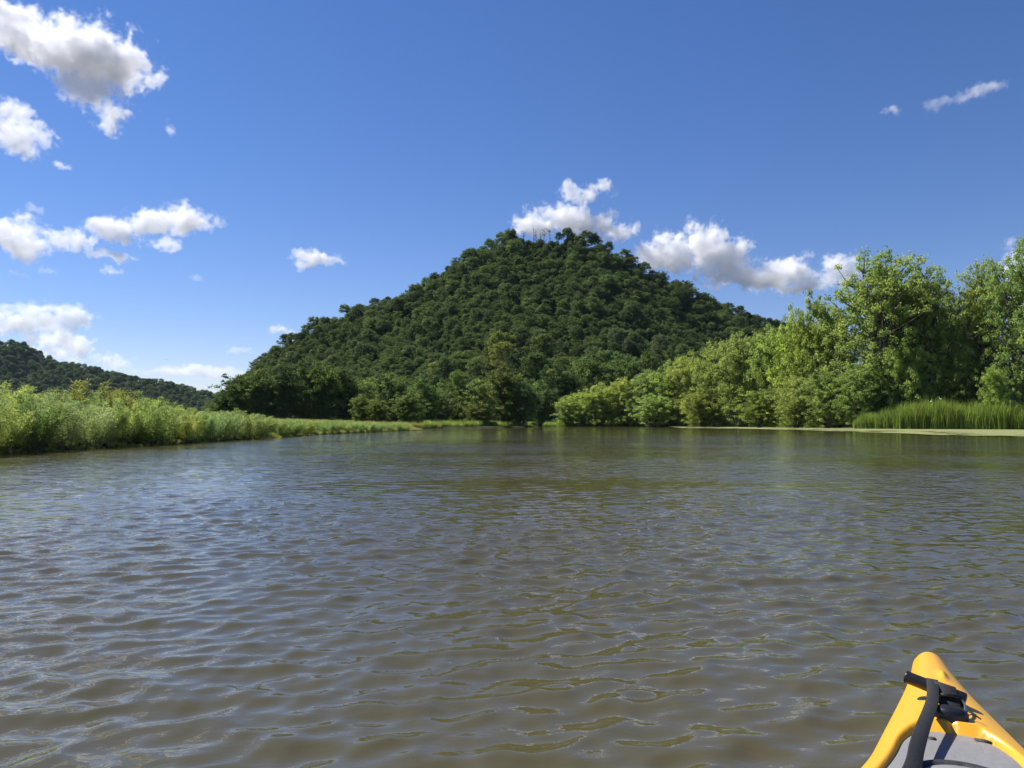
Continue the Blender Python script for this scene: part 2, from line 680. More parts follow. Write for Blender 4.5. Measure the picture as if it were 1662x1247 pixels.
# ------------------------------------------------------------------ plants
def leaves_mesh(name, c, n, ln, wd, tone, mat, along=None, rs=None):
    """c centres, n facing directions, ln/wd leaf length and width: one folded diamond (two triangles) per leaf"""
    rs = rs or np.random.default_rng(1)
    N_ = len(c)
    n = unit(n)
    r = along if along is not None else rs.normal(size=(N_, 3))
    t = unit(r - (r * n).sum(1, keepdims=True) * n)
    b = np.cross(n, t)
    ln = np.broadcast_to(np.asarray(ln, dtype=float), (N_,))[:, None]
    wd = np.broadcast_to(np.asarray(wd, dtype=float), (N_,))[:, None]
    v0 = c - t * ln / 2
    v1 = c + b * wd / 2 + n * wd * 0.12 - t * ln * 0.08
    v2 = c + t * ln / 2
    v3 = c - b * wd / 2 + n * wd * 0.12 - t * ln * 0.08
    v = np.stack([v0, v1, v2, v3], 1).reshape(-1, 3)
    i = np.arange(N_)[:, None] * 4
    tr = np.concatenate([i + [[0, 1, 2]], i + [[0, 2, 3]]], 0)
    return np_mesh(name, v, None, tr, {'tone': np.repeat(tone, 4)}, mat, False)


def clump_leaves(rs, centers, rad, per, flat=0.75, up=0.30, jitter=0.75, shell=0.55):
    """leaves gathered in clumps: each clump a flattened shell of leaves facing outwards"""
    K = len(centers)
    idx = np.repeat(np.arange(K), per)
    d = unit(rs.normal(size=(len(idx), 3)))
    low = d[:, 2] < -0.25
    d[low, 2] *= -rs.uniform(0.2, 1.0, low.sum())
    rr = rad[idx] * (shell + (1 - shell) * rs.random(len(idx)) ** 0.6) * rs.uniform(0.75, 1.15, len(idx))
    p = centers[idx] + d * rr[:, None] * np.array([1, 1, flat])
    n = d * 0.85 + np.array([0, 0, up]) + rs.normal(size=d.shape) * jitter * 0.5
    ct = rs.random(K)
    tone = np.clip(0.55 * ct[idx] + 0.45 * rs.random(len(idx)), 0, 1)
    return p, n, tone


def limb(rs, a, b, bend=0.12, n=6):
    a, b = np.asarray(a, float), np.asarray(b, float)
    t = np.linspace(0, 1, n)[:, None]
    L_ = np.linalg.norm(b - a)
    off = rs.normal(size=3) * bend * L_
    return a + (b - a) * t + off * (t * (1 - t) * 2)


class Kind:
    """a plant kind: crown mesh and trunk mesh, base at the origin, built once and shared by its copies"""

    def __init__(self, crown, trunk, H, R):
        self.crown, self.trunk, self.H, self.R = crown, trunk, H, R


def make_round(seed, H=13.0, R=5.6, K=46, per=52, leaf=0.62, base=0.22, mat=None, irregular=0.28):
    """broad woodland tree seen from afar"""
    rs = np.random.default_rng(seed)
    d = unit(rs.normal(size=(K, 3)))
    d[:, 2] = np.where(d[:, 2] < -0.5, -d[:, 2], d[:, 2])
    q = 0.45 + 0.55 * rs.random(K) ** 0.55
    lob = 1 + irregular * np.sin(np.arctan2(d[:, 1], d[:, 0]) * rs.integers(2, 4) + rs.uniform(0, 6)) * np.sqrt(1 - d[:, 2] ** 2)
    zc = H * (base + (1 - base) * 0.47)
    rz = H * (1 - base) * 0.50
    c = np.stack([d[:, 0] * R * 0.80 * q * lob, d[:, 1] * R * 0.80 * q * lob, zc + d[:, 2] * rz * 0.86 * q], 1)
    rad = R * rs.uniform(0.16, 0.30, K)
    p, n, tone = clump_leaves(rs, c, rad, per, 0.85, 0.30, 0.9, 0.35)
    crown = leaves_mesh('crown', p, n, leaf * rs.uniform(0.8, 1.3, len(p)), leaf * rs.uniform(0.6, 0.95, len(p)), tone, mat or M_LEAF, None, rs)
    g = Geo()
    top = np.array([rs.normal() * 0.3, rs.normal() * 0.3, H * 0.62])
    g.tube(limb(rs, (0, 0, -0.8), top, 0.04, 7), np.linspace(H * 0.020, H * 0.007, 7), 6)
    for k in range(5):
        e = c[rs.integers(K)]
        a = top * rs.uniform(0.45, 0.95)
        g.tube(limb(rs, a, e, 0.10, 4), np.linspace(H * 0.008, H * 0.003, 4), 5)
    return Kind(crown, g.mesh('trunk', M_BARK), H, R)


def make_bank(seed, H=12.0, R=5.0, stems=5, K=120, per=95, leaf=0.26, mat=None, gap=0.0, lowest=0.04, taper=0.8, clump=0.17, trunk_mat=None, up=(-0.05, 0.85), flat=0.9):
    """several-stemmed riverside tree with foliage almost down to the ground"""
    rs = np.random.default_rng(seed)
    g = Geo()
    cs, rads = [], []
    tips = []
    for k in range(stems):
        a = rs.uniform(0, 2 * math.pi) if stems > 1 else 0
        sprd = R * rs.uniform(0.12, 0.55) if k else R * 0.06
        hh = H * (rs.uniform(0.70, 0.93) if k else 0.97)
        b = np.array([math.cos(a) * R * 0.06, math.sin(a) * R * 0.06, -0.6])
        e = np.array([math.cos(a) * sprd, math.sin(a) * sprd, hh])
        st = limb(rs, b, e, 0.05, 9)
        g.tube(st, np.linspace(H * 0.015, H * 0.003, 9), 6)
        tips.append(st)
    per_stem = K // stems
    for st in tips:
        for j in range(per_stem):
            f = lowest + (1 - lowest) * rs.random() ** 0.85
            i0 = f * (len(st) - 1)
            i = min(int(i0), len(st) - 2)
            a = st[i] + (st[i + 1] - st[i]) * (i0 - i)
            prof = max(0.02, 1 - f ** 2.4) ** 0.55 * min(1, f * 3.2 + 0.5) ** taper
            L_ = R * prof * rs.uniform(0.35, 1.08) * (1 + 0.25 * math.sin(3 * f * 7 + seed))
            az = rs.uniform(0, 2 * math.pi)
            rise = rs.uniform(*up) * L_
            e = a + np.array([math.cos(az) * L_, math.sin(az) * L_, rise])
            e[2] = min(max(e[2], H * 0.02), H * (1.0 - 0.32 * (L_ / R) ** 2))
            if rs.random() < gap:
                continue
            br = limb(rs, a, e, 0.10, 4)
            g.tube(br, np.linspace(H * 0.0042, H * 0.0012, 4), 4, False)
            rr = R * clump * rs.uniform(0.7, 1.35)
            cs.append(e)
            rads.append(rr)
            for fq in (0.72, 0.45):
                if L_ > R * (0.3 if fq > .5 else 0.6):
                    cs.append(a + (e - a) * fq + rs.normal(size=3) * R * 0.07)
                    rads.append(rr * 0.9)
    c, rad = np.array(cs), np.array(rads)
    p, n, tone = clump_leaves(rs, c, rad, per, flat, 0.25, 1.2, 0.15)
    ok = p[:, 2] > 0.02 * H
    p, n, tone = p[ok], n[ok], tone[ok]
    crown = leaves_mesh('crown', p, n, leaf * rs.uniform(0.75, 1.35, len(p)), leaf * rs.uniform(0.5, 0.85, len(p)), tone, mat or M_LEAF, None, rs)
    return Kind(crown, g.mesh('trunk', trunk_mat or M_BARK), H, R)


def make_willow(seed, H=2.2, R=1.05, stems=26, leaves=210):
    """willow sapling clump: many thin upright stems with narrow leaves"""
    rs = np.random.default_rng(seed)
    g = Geo()
    C_, N_, A_, T_ = [], [], [], []
    for k in range(stems):
        a = rs.uniform(0, 2 * math.pi)
        r0 = R * 0.45 * math.sqrt(rs.random())
        b = np.array([math.cos(a) * r0, math.sin(a) * r0, -0.1])
        lean = rs.uniform(0.15, 1.0)
        hh = H * rs.uniform(0.55, 1.0) * (1 - 0.35 * lean * lean * 0.8)
        e = b + np.array([math.cos(a) * R * lean * 0.75 + rs.normal() * .1, math.sin(a) * R * lean * 0.75 + rs.normal() * .1, hh])
        t = np.linspace(0, 1, 8)[:, None]
        st = b + (e - b) * t
        st[:, 2] = b[2] + (e[2] - b[2]) * (t[:, 0] ** (0.75))
        g.tube(st, np.linspace(0.010, 0.002, 8), 4, False)
        f = 0.10 + 0.92 * rs.random(leaves) ** 0.8
        f = np.clip(f, 0, 1)
        base = b + (e - b) * f[:, None]
        base[:, 2] = b[2] + (e[2] - b[2]) * f ** 0.75
        az = rs.uniform(0, 2 * math.pi, leaves)
        reach = 0.04 + 0.36 * (1 - f) * rs.random(leaves) + 0.12 * rs.random(leaves) ** 2
        dirv = np.stack([np.cos(az), np.sin(az), rs.uniform(0.0, 1.1, leaves)], 1)
        C_.append(base + dirv * reach[:, None])
        A_.append(dirv + np.array([0, 0, 0.3]) + rs.normal(size=(leaves, 3)) * 0.3)
        nn = np.stack([-np.cos(az) * .4, -np.sin(az) * .4, np.ones(leaves)], 1) + rs.normal(size=(leaves, 3)) * 0.6
        N_.append(nn)
        T_.append(np.clip(0.4 * rs.random() + 0.6 * rs.random(leaves), 0, 1))
    c, n, al, tn = np.vstack(C_), np.vstack(N_), np.vstack(A_), np.concatenate(T_)
    m = len(c)
    crown = leaves_mesh('foliage', c, n, rs.uniform(0.06, 0.12, m), rs.uniform(0.018, 0.032, m), tn, M_WILLOW, al, rs)
    return Kind(crown, g.mesh('stem', M_BARK), H, R)


def place(kind, name, loc, sx, sz, rz, colour, label, cat, group, trunk=True, crown_name='crown', trunk_name='trunk'):
    t = empty(name, loc, rz)
    t.scale = (sx, sx, sz)
    tag(t, label, cat, group)
    c = bpy.data.objects.new(crown_name, kind.crown)
    c.color = tuple(colour) + (1,)
    link(c, t)
    if trunk:
        b = bpy.data.objects.new(trunk_name, kind.trunk)
        link(b, t)
    return t


GREENS = {'dark': (0.066, 0.118, 0.036), 'green': (0.104, 0.168, 0.046), 'olive': (0.135, 0.185, 0.050), 'light': (0.175, 0.230, 0.060),
          'grey': (0.115, 0.160, 0.068)}


def jig(rs, c, a=0.12):
    k = 1 + rs.uniform(-a, a)
    return (c[0] * k * (1 + rs.uniform(-.08, .08)), c[1] * k, c[2] * k * (1 + rs.uniform(-.12, .12)))


# ---- trees on the hill
foot_kinds = [make_bank(300 + i, 12, 5.0 + .3 * (i % 2), 5 + i % 3, 180, 36, 0.34, None, 0.04, 0.05, 0.7, 0.16) for i in range(5)]
hill_kinds = [make_round(200 + i, 13 + (i % 3), 5.4 + 0.35 * (i % 4), 90 + 8 * (i % 4), 36, 0.50) for i in range(8)]
rs = np.random.default_rng(42)
OUTX = [335, 345, 385, 420, 500, 600, 660, 700, 760, 820, 870, 930, 1000, 1080, 1170, 1270, 1400]
OUTY = [650, 632, 598, 570, 520, 478, 465, 440, 400, 375, 372, 368, 396, 438, 478, 505, 560]


def inside_outline(x, y, top, tol=5):
    px = x / y * F + 831
    return px > 338 and 687 - (top - EYE) / y * F > np.interp(px, OUTX, OUTY) - tol


cells = {}
spots = []
for _ in range(42000):
    x, y = rs.uniform(-255, 270), rs.uniform(168, HY + 22)
    z = float(hill_h(np.array(x), np.array(y)))
    if z < 1.2 or (846 < x / y * F + 831 < 925 and y > HY - 30):      # thinly treed clearing under the summit
        continue
    sz = float(np.clip(0.68 + 1.25 * fbm(np.array(x / 24.0), np.array(y / 34.0), 91, 3) + rs.normal() * 0.17, 0.36, 1.25))
    if not inside_outline(x, y, z + 10.5 * sz, 9):
        continue
    d0 = 6.6 * sz * (0.85 + 0.4 * (HY - y) / 250)
    cx, cyy = int(x // 10), int(y // 10)
    bad = False
    for a in (-1, 0, 1):
        for b in (-1, 0, 1):
            for (qx, qy, qz, qs) in cells.get((cx + a, cyy + b), ()):
                if (qx - x) ** 2 + (qy - y) ** 2 < d0 * d0:
                    bad = True
    if bad:
        continue
    cells.setdefault((cx, cyy), []).append((x, y, z, sz))
    spots.append((x, y, z, sz))
# what the right-bank trees hide is left to the mass
def vis_key(p):
    x, y, z, _ = p
    px = 831 + x / y * F
    hid = px > 1010 and (687 - (z + 8) / y * F) > np.interp(px, [1010, 1150, 1260, 1400], [600, 560, 530, 420])
    return (1 if hid else 0, y)


spots.sort(key=vis_key)
NEAR_HILL = spots[:296]
REST_HILL = spots[296:]
TONES = ['dark', 'green', 'green', 'olive', 'dark', 'grey', 'light']
WORDS = {'dark': 'dark green', 'green': 'mid green', 'olive': 'olive green', 'grey': 'greyish green', 'light': 'yellowish green'}
CPX = [430, 500, 570, 640, 710, 780, 850, 930, 1020, 1120]
COLS = ['at the far left end of the hill', 'near the left end of the hill', 'left flank of the hill', 'inner left flank of the hill', 'well left of the hilltop', 'left of the hilltop',
        'just left below the hilltop', 'straight below the hilltop', 'just right below the hilltop', 'right flank of the hill', 'far right flank of the hill']
for (x, y, z, s) in NEAR_HILL:
    pz = float(fbm(np.array(x / 30.0), np.array(y / 30.0), 17, 2)) + rs.normal() * 0.30
    tone = ['dark', 'dark', 'grey', 'green', 'green', 'olive', 'light'][int(np.clip((pz + 0.5) * 7, 0, 6))]
    hp = x / y * F + 831
    side = COLS[int(np.searchsorted(CPX, hp))]
    lev = ['at the foot', 'just above the foot', 'low on the slope', 'below mid slope', 'on the mid slope', 'halfway up'][int(np.searchsorted([6, 12, 19, 28, 40], z))]
    ki = rs.integers(18)
    k = (hill_kinds + foot_kinds + foot_kinds)[ki]
    place(k, 'hillside_tree', (x, y, z - 0.4), s, s * rs.uniform(0.85, 1.3), rs.uniform(0, 6.28), jig(rs, tuple(0.86 * c_ for c_ in GREENS[tone]), .26),
          f"{'tiny ' if s < 0.47 else ('small ' if s < 0.60 else ('broad ' if s < 0.76 else 'big '))}{WORDS[tone]} {'round' if ki < 8 else 'loose'} tree {lev}, {side}", 'tree', 'trees covering the hillside')


# ---- masses of trees: instanced on points
def scatter(name, pts, scale, kinds, mat, label, seed=0, zscale=None):
    c = bpy.data.collections.new(name + '_source')
    for i, k in enumerate(kinds):
        me = k.crown.copy()
        me.materials.clear()
        me.materials.append(mat)
        c.objects.link(bpy.data.objects.new(name + '_piece', me))
    me = bpy.data.meshes.new(name)
    me.from_pydata([tuple(p) for p in pts], [], [])
    a = me.attributes.new('size', 'FLOAT', 'POINT')
    a.data.foreach_set('value', np.asarray(scale, dtype=np.float32))
    o = link(bpy.data.objects.new(name, me))
    g = bpy.data.node_groups.new(name + '_nodes', 'GeometryNodeTree')
    g.interface.new_socket('Geometry', in_out='INPUT', socket_type='NodeSocketGeometry')
    g.interface.new_socket('Geometry', in_out='OUTPUT', socket_type='NodeSocketGeometry')
    N, L = g.nodes, g.links
    gi, go = N.new('NodeGroupInput'), N.new('NodeGroupOutput')
    ip = N.new('GeometryNodeInstanceOnPoints')
    ci = N.new('GeometryNodeCollectionInfo')
    ci.inputs['Collection'].default_value = c
    ci.inputs['Separate Children'].default_value = True
    ci.inputs['Reset Children'].default_value = True
    ip.inputs['Pick Instance'].default_value = True
    rv = N.new('FunctionNodeRandomValue')
    rv.data_type = 'FLOAT_VECTOR'
    rv.inputs[0].default_value = (0, 0, 0)
    rv.inputs[1].default_value = (0.08, 0.08, 6.283)
    rv.inputs['Seed'].default_value = seed
    na = N.new('GeometryNodeInputNamedAttribute')
    na.data_type = 'FLOAT'
    na.inputs['Name'].default_value = 'size'
    L.new(gi.outputs[0], ip.inputs['Points'])
    L.new(ci.outputs[0], ip.inputs['Instance'])
    L.new(rv.outputs[0], ip.inputs['Rotation'])
    L.new(na.outputs[0], ip.inputs['Scale'])
    L.new(ip.outputs[0], go.inputs[0])
    md = o.modifiers.new('scatter', 'NODES')
    md.node_group = g
    tag(o, label, kind='stuff')
    return o


M_FAR_LEAF = leaf_mat('far_leaf', (0.084, 0.134, 0.040), 0.38, 0.45, 0.0, 0.34)
M_BLUFF_LEAF = leaf_mat('bluff_leaf', (0.080, 0.130, 0.044), 0.4, 0.45, 0.0, 0.2)
pts = [(x, y, z - 0.5) for x, y, z, q_ in REST_HILL]
psz = [q_ * 0.9 for x, y, z, q_ in REST_HILL]
while len(psz) < len(REST_HILL) + 1100:                      # understorey between the big crowns
    x, y = rs.uniform(-255, 270), rs.uniform(168, HY + 10)
    z = float(hill_h(np.array(x), np.array(y)))
    if z > 1 and inside_outline(x, y, z + 4.5):
        pts.append((x, y, z - 1.0))
        psz.append(rs.uniform(0.3, 0.52))
for _ in range(420):                                         # low brush on the clearing under the summit
    y = rs.uniform(HY - 34, HY + 6)
    x = col_x(rs.uniform(842, 932), y)
    pts.append((x, y, float(hill_h(np.array(x), np.array(y))) - 0.7))
    psz.append(rs.uniform(0.14, 0.26))
scatter('hill_forest', pts, psz, hill_kinds[:4] + foot_kinds, M_FAR_LEAF, 'dense green forest over the upper part of the hill', 3)

bp = []
for _ in range(5200):
    x, y = rs.uniform(-1250, -330), rs.uniform(860, 1190)
    z = float(bluff_h(np.array(x), np.array(y)))
    if z > 1:
        bp.append((x, y, z - 0.5))
bsz = list(rs.uniform(0.5, 0.9, len(bp)))
for x, y, z in list(bp)[:2600]:
    bp.append((x + rs.uniform(-8, 8), y + rs.uniform(-8, 8), z - 1.5))
    bsz.append(rs.uniform(0.4, 0.6))
scatter('bluff_forest', bp, bsz, hill_kinds, M_BLUFF_LEAF, 'dark forest covering the far bluff on the left', 5)
fp = []
for _ in range(1500):
    x, y = rs.uniform(-420, -30), rs.uniform(190, 700)
    if float(hill_h(np.array(x), np.array(y))) < 1.2 and x / y * F + 831 < 120 and y > 300:
        fp.append((x, y, -0.3))
for _ in range(700):
    x, y = rs.uniform(20, 420), rs.uniform(200, 420)
    if float(hill_h(np.array(x), np.array(y))) < 1.2:
        fp.append((x, y, -0.3))
for _ in range(900):
    x, y = rs.uniform(95, 520), rs.uniform(20, 330)
    if x / y * F + 831 > 1760 and float(poly_sd(np.array([x]), np.array([y]), RIVER)[0]) < -7:
        fp.append((x, y, -0.3))
scatter('floodplain_forest', fp, rs.uniform(0.6, 0.95, len(fp)), hill_kinds, M_FAR_LEAF, 'low flat woodland on the plain behind the river banks', 8)

# ---- leafless trees along the summit
M_SNAG = simple_mat('snag_wood', (0.10, 0.09, 0.075), 0.9, 0.25, 2.0)


def bare_tree(px, top, wid, seed):
    rs_ = np.random.default_rng(seed)
    x = col_x(px, HY - 4)
    z0 = float(hill_h(np.array(x), np.array(HY - 4)))
    h = at(px, top, HY - 4).z - z0
    t = empty('bare_tree', (x, HY - 4, z0 - 0.3))
    g = Geo()
    e = np.array([rs_.normal() * 0.9, rs_.normal() * 0.6, h])
    st = limb(rs_, (0, 0, 0), e, 0.09, 7)
    g.tube(st, np.linspace(0.24, 0.07, 7), 6)
    g.obj('trunk', M_SNAG, t)
    for k in range(16):
        f = rs_.uniform(0.3, 0.97)
        a = st[int(f * 6)]
        az = rs_.uniform(0, 6.28)
        L_ = wid * rs_.uniform(0.5, 1)
        b = Geo()
        b.tube(limb(rs_, a, a + np.array([math.cos(az) * L_, math.sin(az) * L_ * .5, L_ * rs_.uniform(.6, 1.3)]), .1, 4), np.linspace(.10, .04, 4), 5)
        b.obj('branch', M_SNAG, t)
    return t


for i, (px, top, wid, lab) in enumerate(((866, 367, 1.5, 'leafless tree leftmost of the bare row on the hilltop'),
                                         (872, 373, 1.2, 'thin bare trunk right beside the leftmost leafless hilltop tree'),
                                         (877, 376, 1.0, 'short thin bare trunk in the middle of the hilltop row'),
                                         (885, 369, 2.2, 'twiggy leafless tree near the middle of the hilltop row'),
                                         (896, 371, 2.6, 'widest leafless tree with spreading twigs on the hilltop'),
                                         (852, 374, 1.9, 'low bare tree at the left end of the hilltop clearing'))):
    tag(bare_tree(px, top, wid, 900 + i), lab, 'tree', 'bare trees on the hilltop')
for i, (px, top, lab) in enumerate(((830, 374, 'rounded leafy tree at the left shoulder of the summit'), (922, 366, 'roundest leafy tree standing up from the summit'),
                                    (908, 374, 'small leafy tree just left of the roundest summit tree'), (967, 376, 'slender leafy tree right of the summit'),
                                    (990, 388, 'small leafy tree on the right shoulder below the summit'))):
    x = col_x(px, HY - 3)
    z0 = float(hill_h(np.array(x), np.array(HY - 3)))
    hgt = at(px, top, HY - 3).z - z0
    k = hill_kinds[i]
    place(k, 'summit_tree', (x, HY - 3, z0 - .4), hgt / k.H * (0.75 if i != 3 else 0.5), hgt / k.H, i * 1.3, GREENS['dark'], lab, 'tree', 'leafy trees on the summit')

# ---- riverside trees at the foot of the hill
FOOT = [  # px, depth, top y, half width px, tone, label
    (362, 150, 634, 20, 'green', 'low green tree beside the gap at the far left end of the hill'),
    (385, 150, 606, 30, 'dark', 'dark tree behind the willow thicket where the hill begins'),
    (425, 148, 600, 34, 'green', 'broad green tree behind the end of the willow thicket'),
    (462, 146, 590, 32, 'dark', 'dark green tree second right of the willow thicket end'),
    (497, 150, 578, 26, 'dark', 'tall narrow dark tree with its trunk showing at the hill foot'),
    (528, 148, 586, 28, 'green', 'tall mid green tree behind the grassy spit'),
    (560, 152, 596, 26, 'dark', 'dark tree in the shaded gap behind the grassy spit'),
    (588, 126, 640, 20, 'olive', 'small sunlit tree leaning over the grassy spit'),
    (612, 124, 648, 19, 'olive', 'small round sunlit bush tree on the spit, right of its twin'),
    (632, 146, 604, 30, 'green', 'broad green tree behind the tip of the spit'),
    (662, 122, 634, 26, 'olive', 'sunlit tree right above the tip of the grassy spit'),
    (690, 128, 612, 28, 'green', 'green tree just right of the tip of the spit'),
    (716, 136, 634, 22, 'grey', 'greyish small tree at the water behind the spit tip'),
    (742, 142, 602, 30, 'green', 'rounded green tree at the far shore, left of the big willow'),
    (776, 138, 615, 32, 'olive', 'wide sunlit willow overhanging the far shore'),
    (812, 150, 592, 34, 'olive', 'tallest broad tree on the far shore below the summit'),
    (846, 152, 606, 30, 'green', 'green tree on the far shore right of the tallest one'),
    (876, 162, 618, 28, 'dark', 'dark green tree by the small grassy clearing on the shore'),
    (772, 134, 655, 20, 'light', 'low bright shrub tree at the waterline under the wide willow'),
    (905, 205, 588, 34, 'dark', 'dark tree behind the first light maple of the right bank'),
    (955, 215, 572, 38, 'green', 'big green tree behind the light maples, below the right slope'),
    (1005, 212, 572, 34, 'green', 'thin leaved grey green tree above the light maples'),
    (1050, 205, 572, 34, 'dark', 'dark tree rising behind the middle of the maple row'),
]
rs = np.random.default_rng(77)
for i, (px, D, top, hw, tone, lab) in enumerate(FOOT):
    x = col_x(px, D)
    z0 = max(0.2, float(hill_h(np.array(x), np.array(D))))
    z0 = float(land_h(np.array([x]), np.array([D]))[0]) if z0 < 0.6 else z0
    hgt = at(px, top, D).z - z0
    k = foot_kinds[i % 5]
    place(k, 'shore_tree', (x, D, z0 - .1), hw / F * D / k.R * 1.12, hgt / k.H, rs.uniform(0, 6.28), jig(rs, GREENS[tone]), lab, 'tree', 'trees on the far shore')

# ---- right bank: silver maples and bushes
maple_kinds = [make_bank(400 + i, 12, 5.0, 6 + i % 3, 250, 46, 0.25, None, 0.03, 0.03, 0.6, 0.125, None, (0.0, 1.2), 1.15) for i in range(5)]
tall_kinds = [make_bank(450 + i, 22, 7.5, 7 + i % 2, 420, 48, 0.29, None, 0.05, 0.06, 0.9, 0.088, None, (0.25, 1.7), 1.5) for i in range(3)]
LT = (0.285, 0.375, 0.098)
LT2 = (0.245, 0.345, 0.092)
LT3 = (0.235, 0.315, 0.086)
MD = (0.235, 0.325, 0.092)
RIGHT = [  # px, depth, top y, half width px, kind, colour, label
    (918, 190, 642, 20, 'm', LT, 'small rounded light maple at the far left end of the row'),
    (945, 188, 632, 22, 'm', LT, 'second light maple from the far left end of the row'),
    (978, 186, 622, 26, 'm', LT2, 'third light maple from the far left end of the row'),
    (1012, 184, 614, 28, 'm', LT, 'fourth light maple from the far left end of the row'),
    (1050, 180, 600, 30, 'm', LT2, 'fifth maple from the far end, beside the start of the duckweed'),
    (1085, 178, 585, 32, 'm', LT2, 'rounded maple above the tip of the duckweed mat'),
    (1122, 172, 572, 34, 'm', LT, 'bright maple just right of the tip of the duckweed mat'),
    (1160, 160, 556, 36, 'm', LT2, 'bushy maple below the right end of the hill crest'),
    (1200, 152, 543, 38, 'm', LT, 'tall light maple below the right end of the hill crest'),
    (1243, 146, 528, 38, 'm', LT2, 'light maple overlapping the right foot of the hill skyline'),
    (1285, 138, 508, 38, 'm', LT, 'light maple where the hill skyline meets the bank trees'),
    (1325, 132, 476, 38, 'm', LT2, 'slender topped maple left of the tallest broad tree'),
    (1366, 128, 500, 40, 'm', LT2, 'bushy maple at the left foot of the tallest broad tree'),
    (1446, 114, 411, 74, 't', LT3, 'tallest broad open crowned maple behind the reeds'),
    (1512, 113, 434, 42, 't', MD, 'second stem maple touching the tallest broad tree on its right'),
    (1552, 122, 480, 34, 't', MD, 'darker maple in the notch between the two tall crowns'),
    (1602, 108, 426, 46, 't', LT3, 'pointed yellow green maple right of the notch'),
    (1676, 100, 384, 48, 't', MD, 'tall tree cut by the right edge of the view'),
    (1740, 100, 390, 60, 't', LT3, 'tall maple just beyond the right edge of the view'),
    (1230, 130, 632, 34, 'm', LT2, 'low bush maple leaning over the duckweed, left one'),
    (1140, 158, 632, 30, 'm', LT3, 'low bush at the waterline below the bright maple'),
    (1060, 170, 640, 28, 'm', LT2, 'low bush at the waterline left of the duckweed tip'),
    (1290, 122, 612, 36, 'm', LT, 'low bright maple bush over the middle of the duckweed'),
    (1340, 116, 604, 36, 'm', LT2, 'low maple bush left of the reeds'),
    (1392, 110, 592, 34, 'm', LT3, 'low shaded maple bush touching the left end of the reeds'),
    (1475, 108, 548, 32, 'm', LT2, 'sunlit maple standing in front of the tallest broad tree'),
    (1432, 112, 570, 36, 'm', LT3, 'bush under the left side of the tallest broad tree'),
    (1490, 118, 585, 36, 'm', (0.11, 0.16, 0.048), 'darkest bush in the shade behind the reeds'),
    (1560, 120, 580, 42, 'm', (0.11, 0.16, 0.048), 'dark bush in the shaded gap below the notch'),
    (1618, 94, 592, 21, 'm', LT, 'bright young sapling standing in front of the dark gap'),
    (1672, 112, 560, 34, 'm', LT2, 'light bush at the right edge behind the reeds'),
]
rs = np.random.default_rng(78)
for i, (px, D, top, hw, kd, colr, lab) in enumerate(RIGHT):
    x = col_x(px, D)
    z0 = max(0.1, float(land_h(np.array([x]), np.array([D]))[0]))
    hgt = at(px, top, D).z - z0
    k = (tall_kinds[i % 3] if kd == 't' else maple_kinds[i % 5])
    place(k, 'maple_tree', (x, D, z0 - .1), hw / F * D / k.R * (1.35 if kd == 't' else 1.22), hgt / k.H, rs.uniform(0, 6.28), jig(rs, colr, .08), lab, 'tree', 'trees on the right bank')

# ---- left bank willows
willow_kinds = [make_willow(500 + i, 2.2, 1.05, 28, 400) for i in range(5)]
rs = np.random.default_rng(99)
WC = [(0.235, 0.325, 0.105), (0.262, 0.335, 0.100), (0.205, 0.305, 0.100), (0.240, 0.322, 0.125)]
n_w = 0
WN = ['light green', 'yellowish green', 'deeper green', 'greyish green']
WROW = ['at the waterline', 'in the second row', 'in the middle rows', 'in the fourth row', 'in the back row']
WY_ = [20, 23, 27, 32, 38, 47, 60]
WSEG = ['beyond the left edge', 'at the left edge', 'near the left edge', 'left of the tallest', 'right of the tallest', 'where the thicket lowers', 'where it thins out', 'towards the spit']


def bank_top(y):
    return np.interp(y, [10, 20, 25, 30, 34, 38, 44, 58, 85], [2.15, 2.15, 2.15, 2.05, 1.9, 1.65, 1.35, 1.15, 0.95])


for row in range(5):
    y = 16.4 + row * 0.4
    while y < 80 + row * 2:
        x = np.interp(y, RIVER[:9, 1], RIVER[:9, 0]) - 0.15 - row * 1.5 + rs.uniform(-.35, .35)
        H_ = bank_top(y) * rs.uniform(0.80, 1.08) * (0.86 if row == 0 else 1.0)
        z0 = float(land_h(np.array([x]), np.array([y]))[0])
        k = willow_kinds[rs.integers(5)]
        wc = rs.integers(4)
        place(k, 'willow_shrub', (x, y, max(z0, 0.02) - .05), max(H_, 1.7) / k.H * rs.uniform(0.9, 1.15), (H_ - max(z0, 0) * .8) / k.H, rs.uniform(0, 6.28), jig(rs, WC[wc], .05),
              f"{'tall' if H_ > bank_top(y) * 0.97 else ('low' if H_ < bank_top(y) * 0.84 else 'leafy')} {WN[wc]} willow shrub {WROW[row]}, {WSEG[int(np.searchsorted(WY_, y))]}", 'shrub',
              'willow shrubs on the left bank', True, 'foliage', 'stem')
        y += rs.uniform(1.1, 1.7) * (1 if y < 40 else 1.35)
        n_w += 1
# one taller bush standing up from the thicket
x, y = col_x(158, 27.5), 27.5
place(willow_kinds[0], 'willow_shrub', (x, y, 0.2), 1.35, 1.12, 1.0, (0.18, 0.205, 0.055), 'tallest willow shrub standing up from the left thicket', 'shrub', None, True, 'foliage', 'stem')


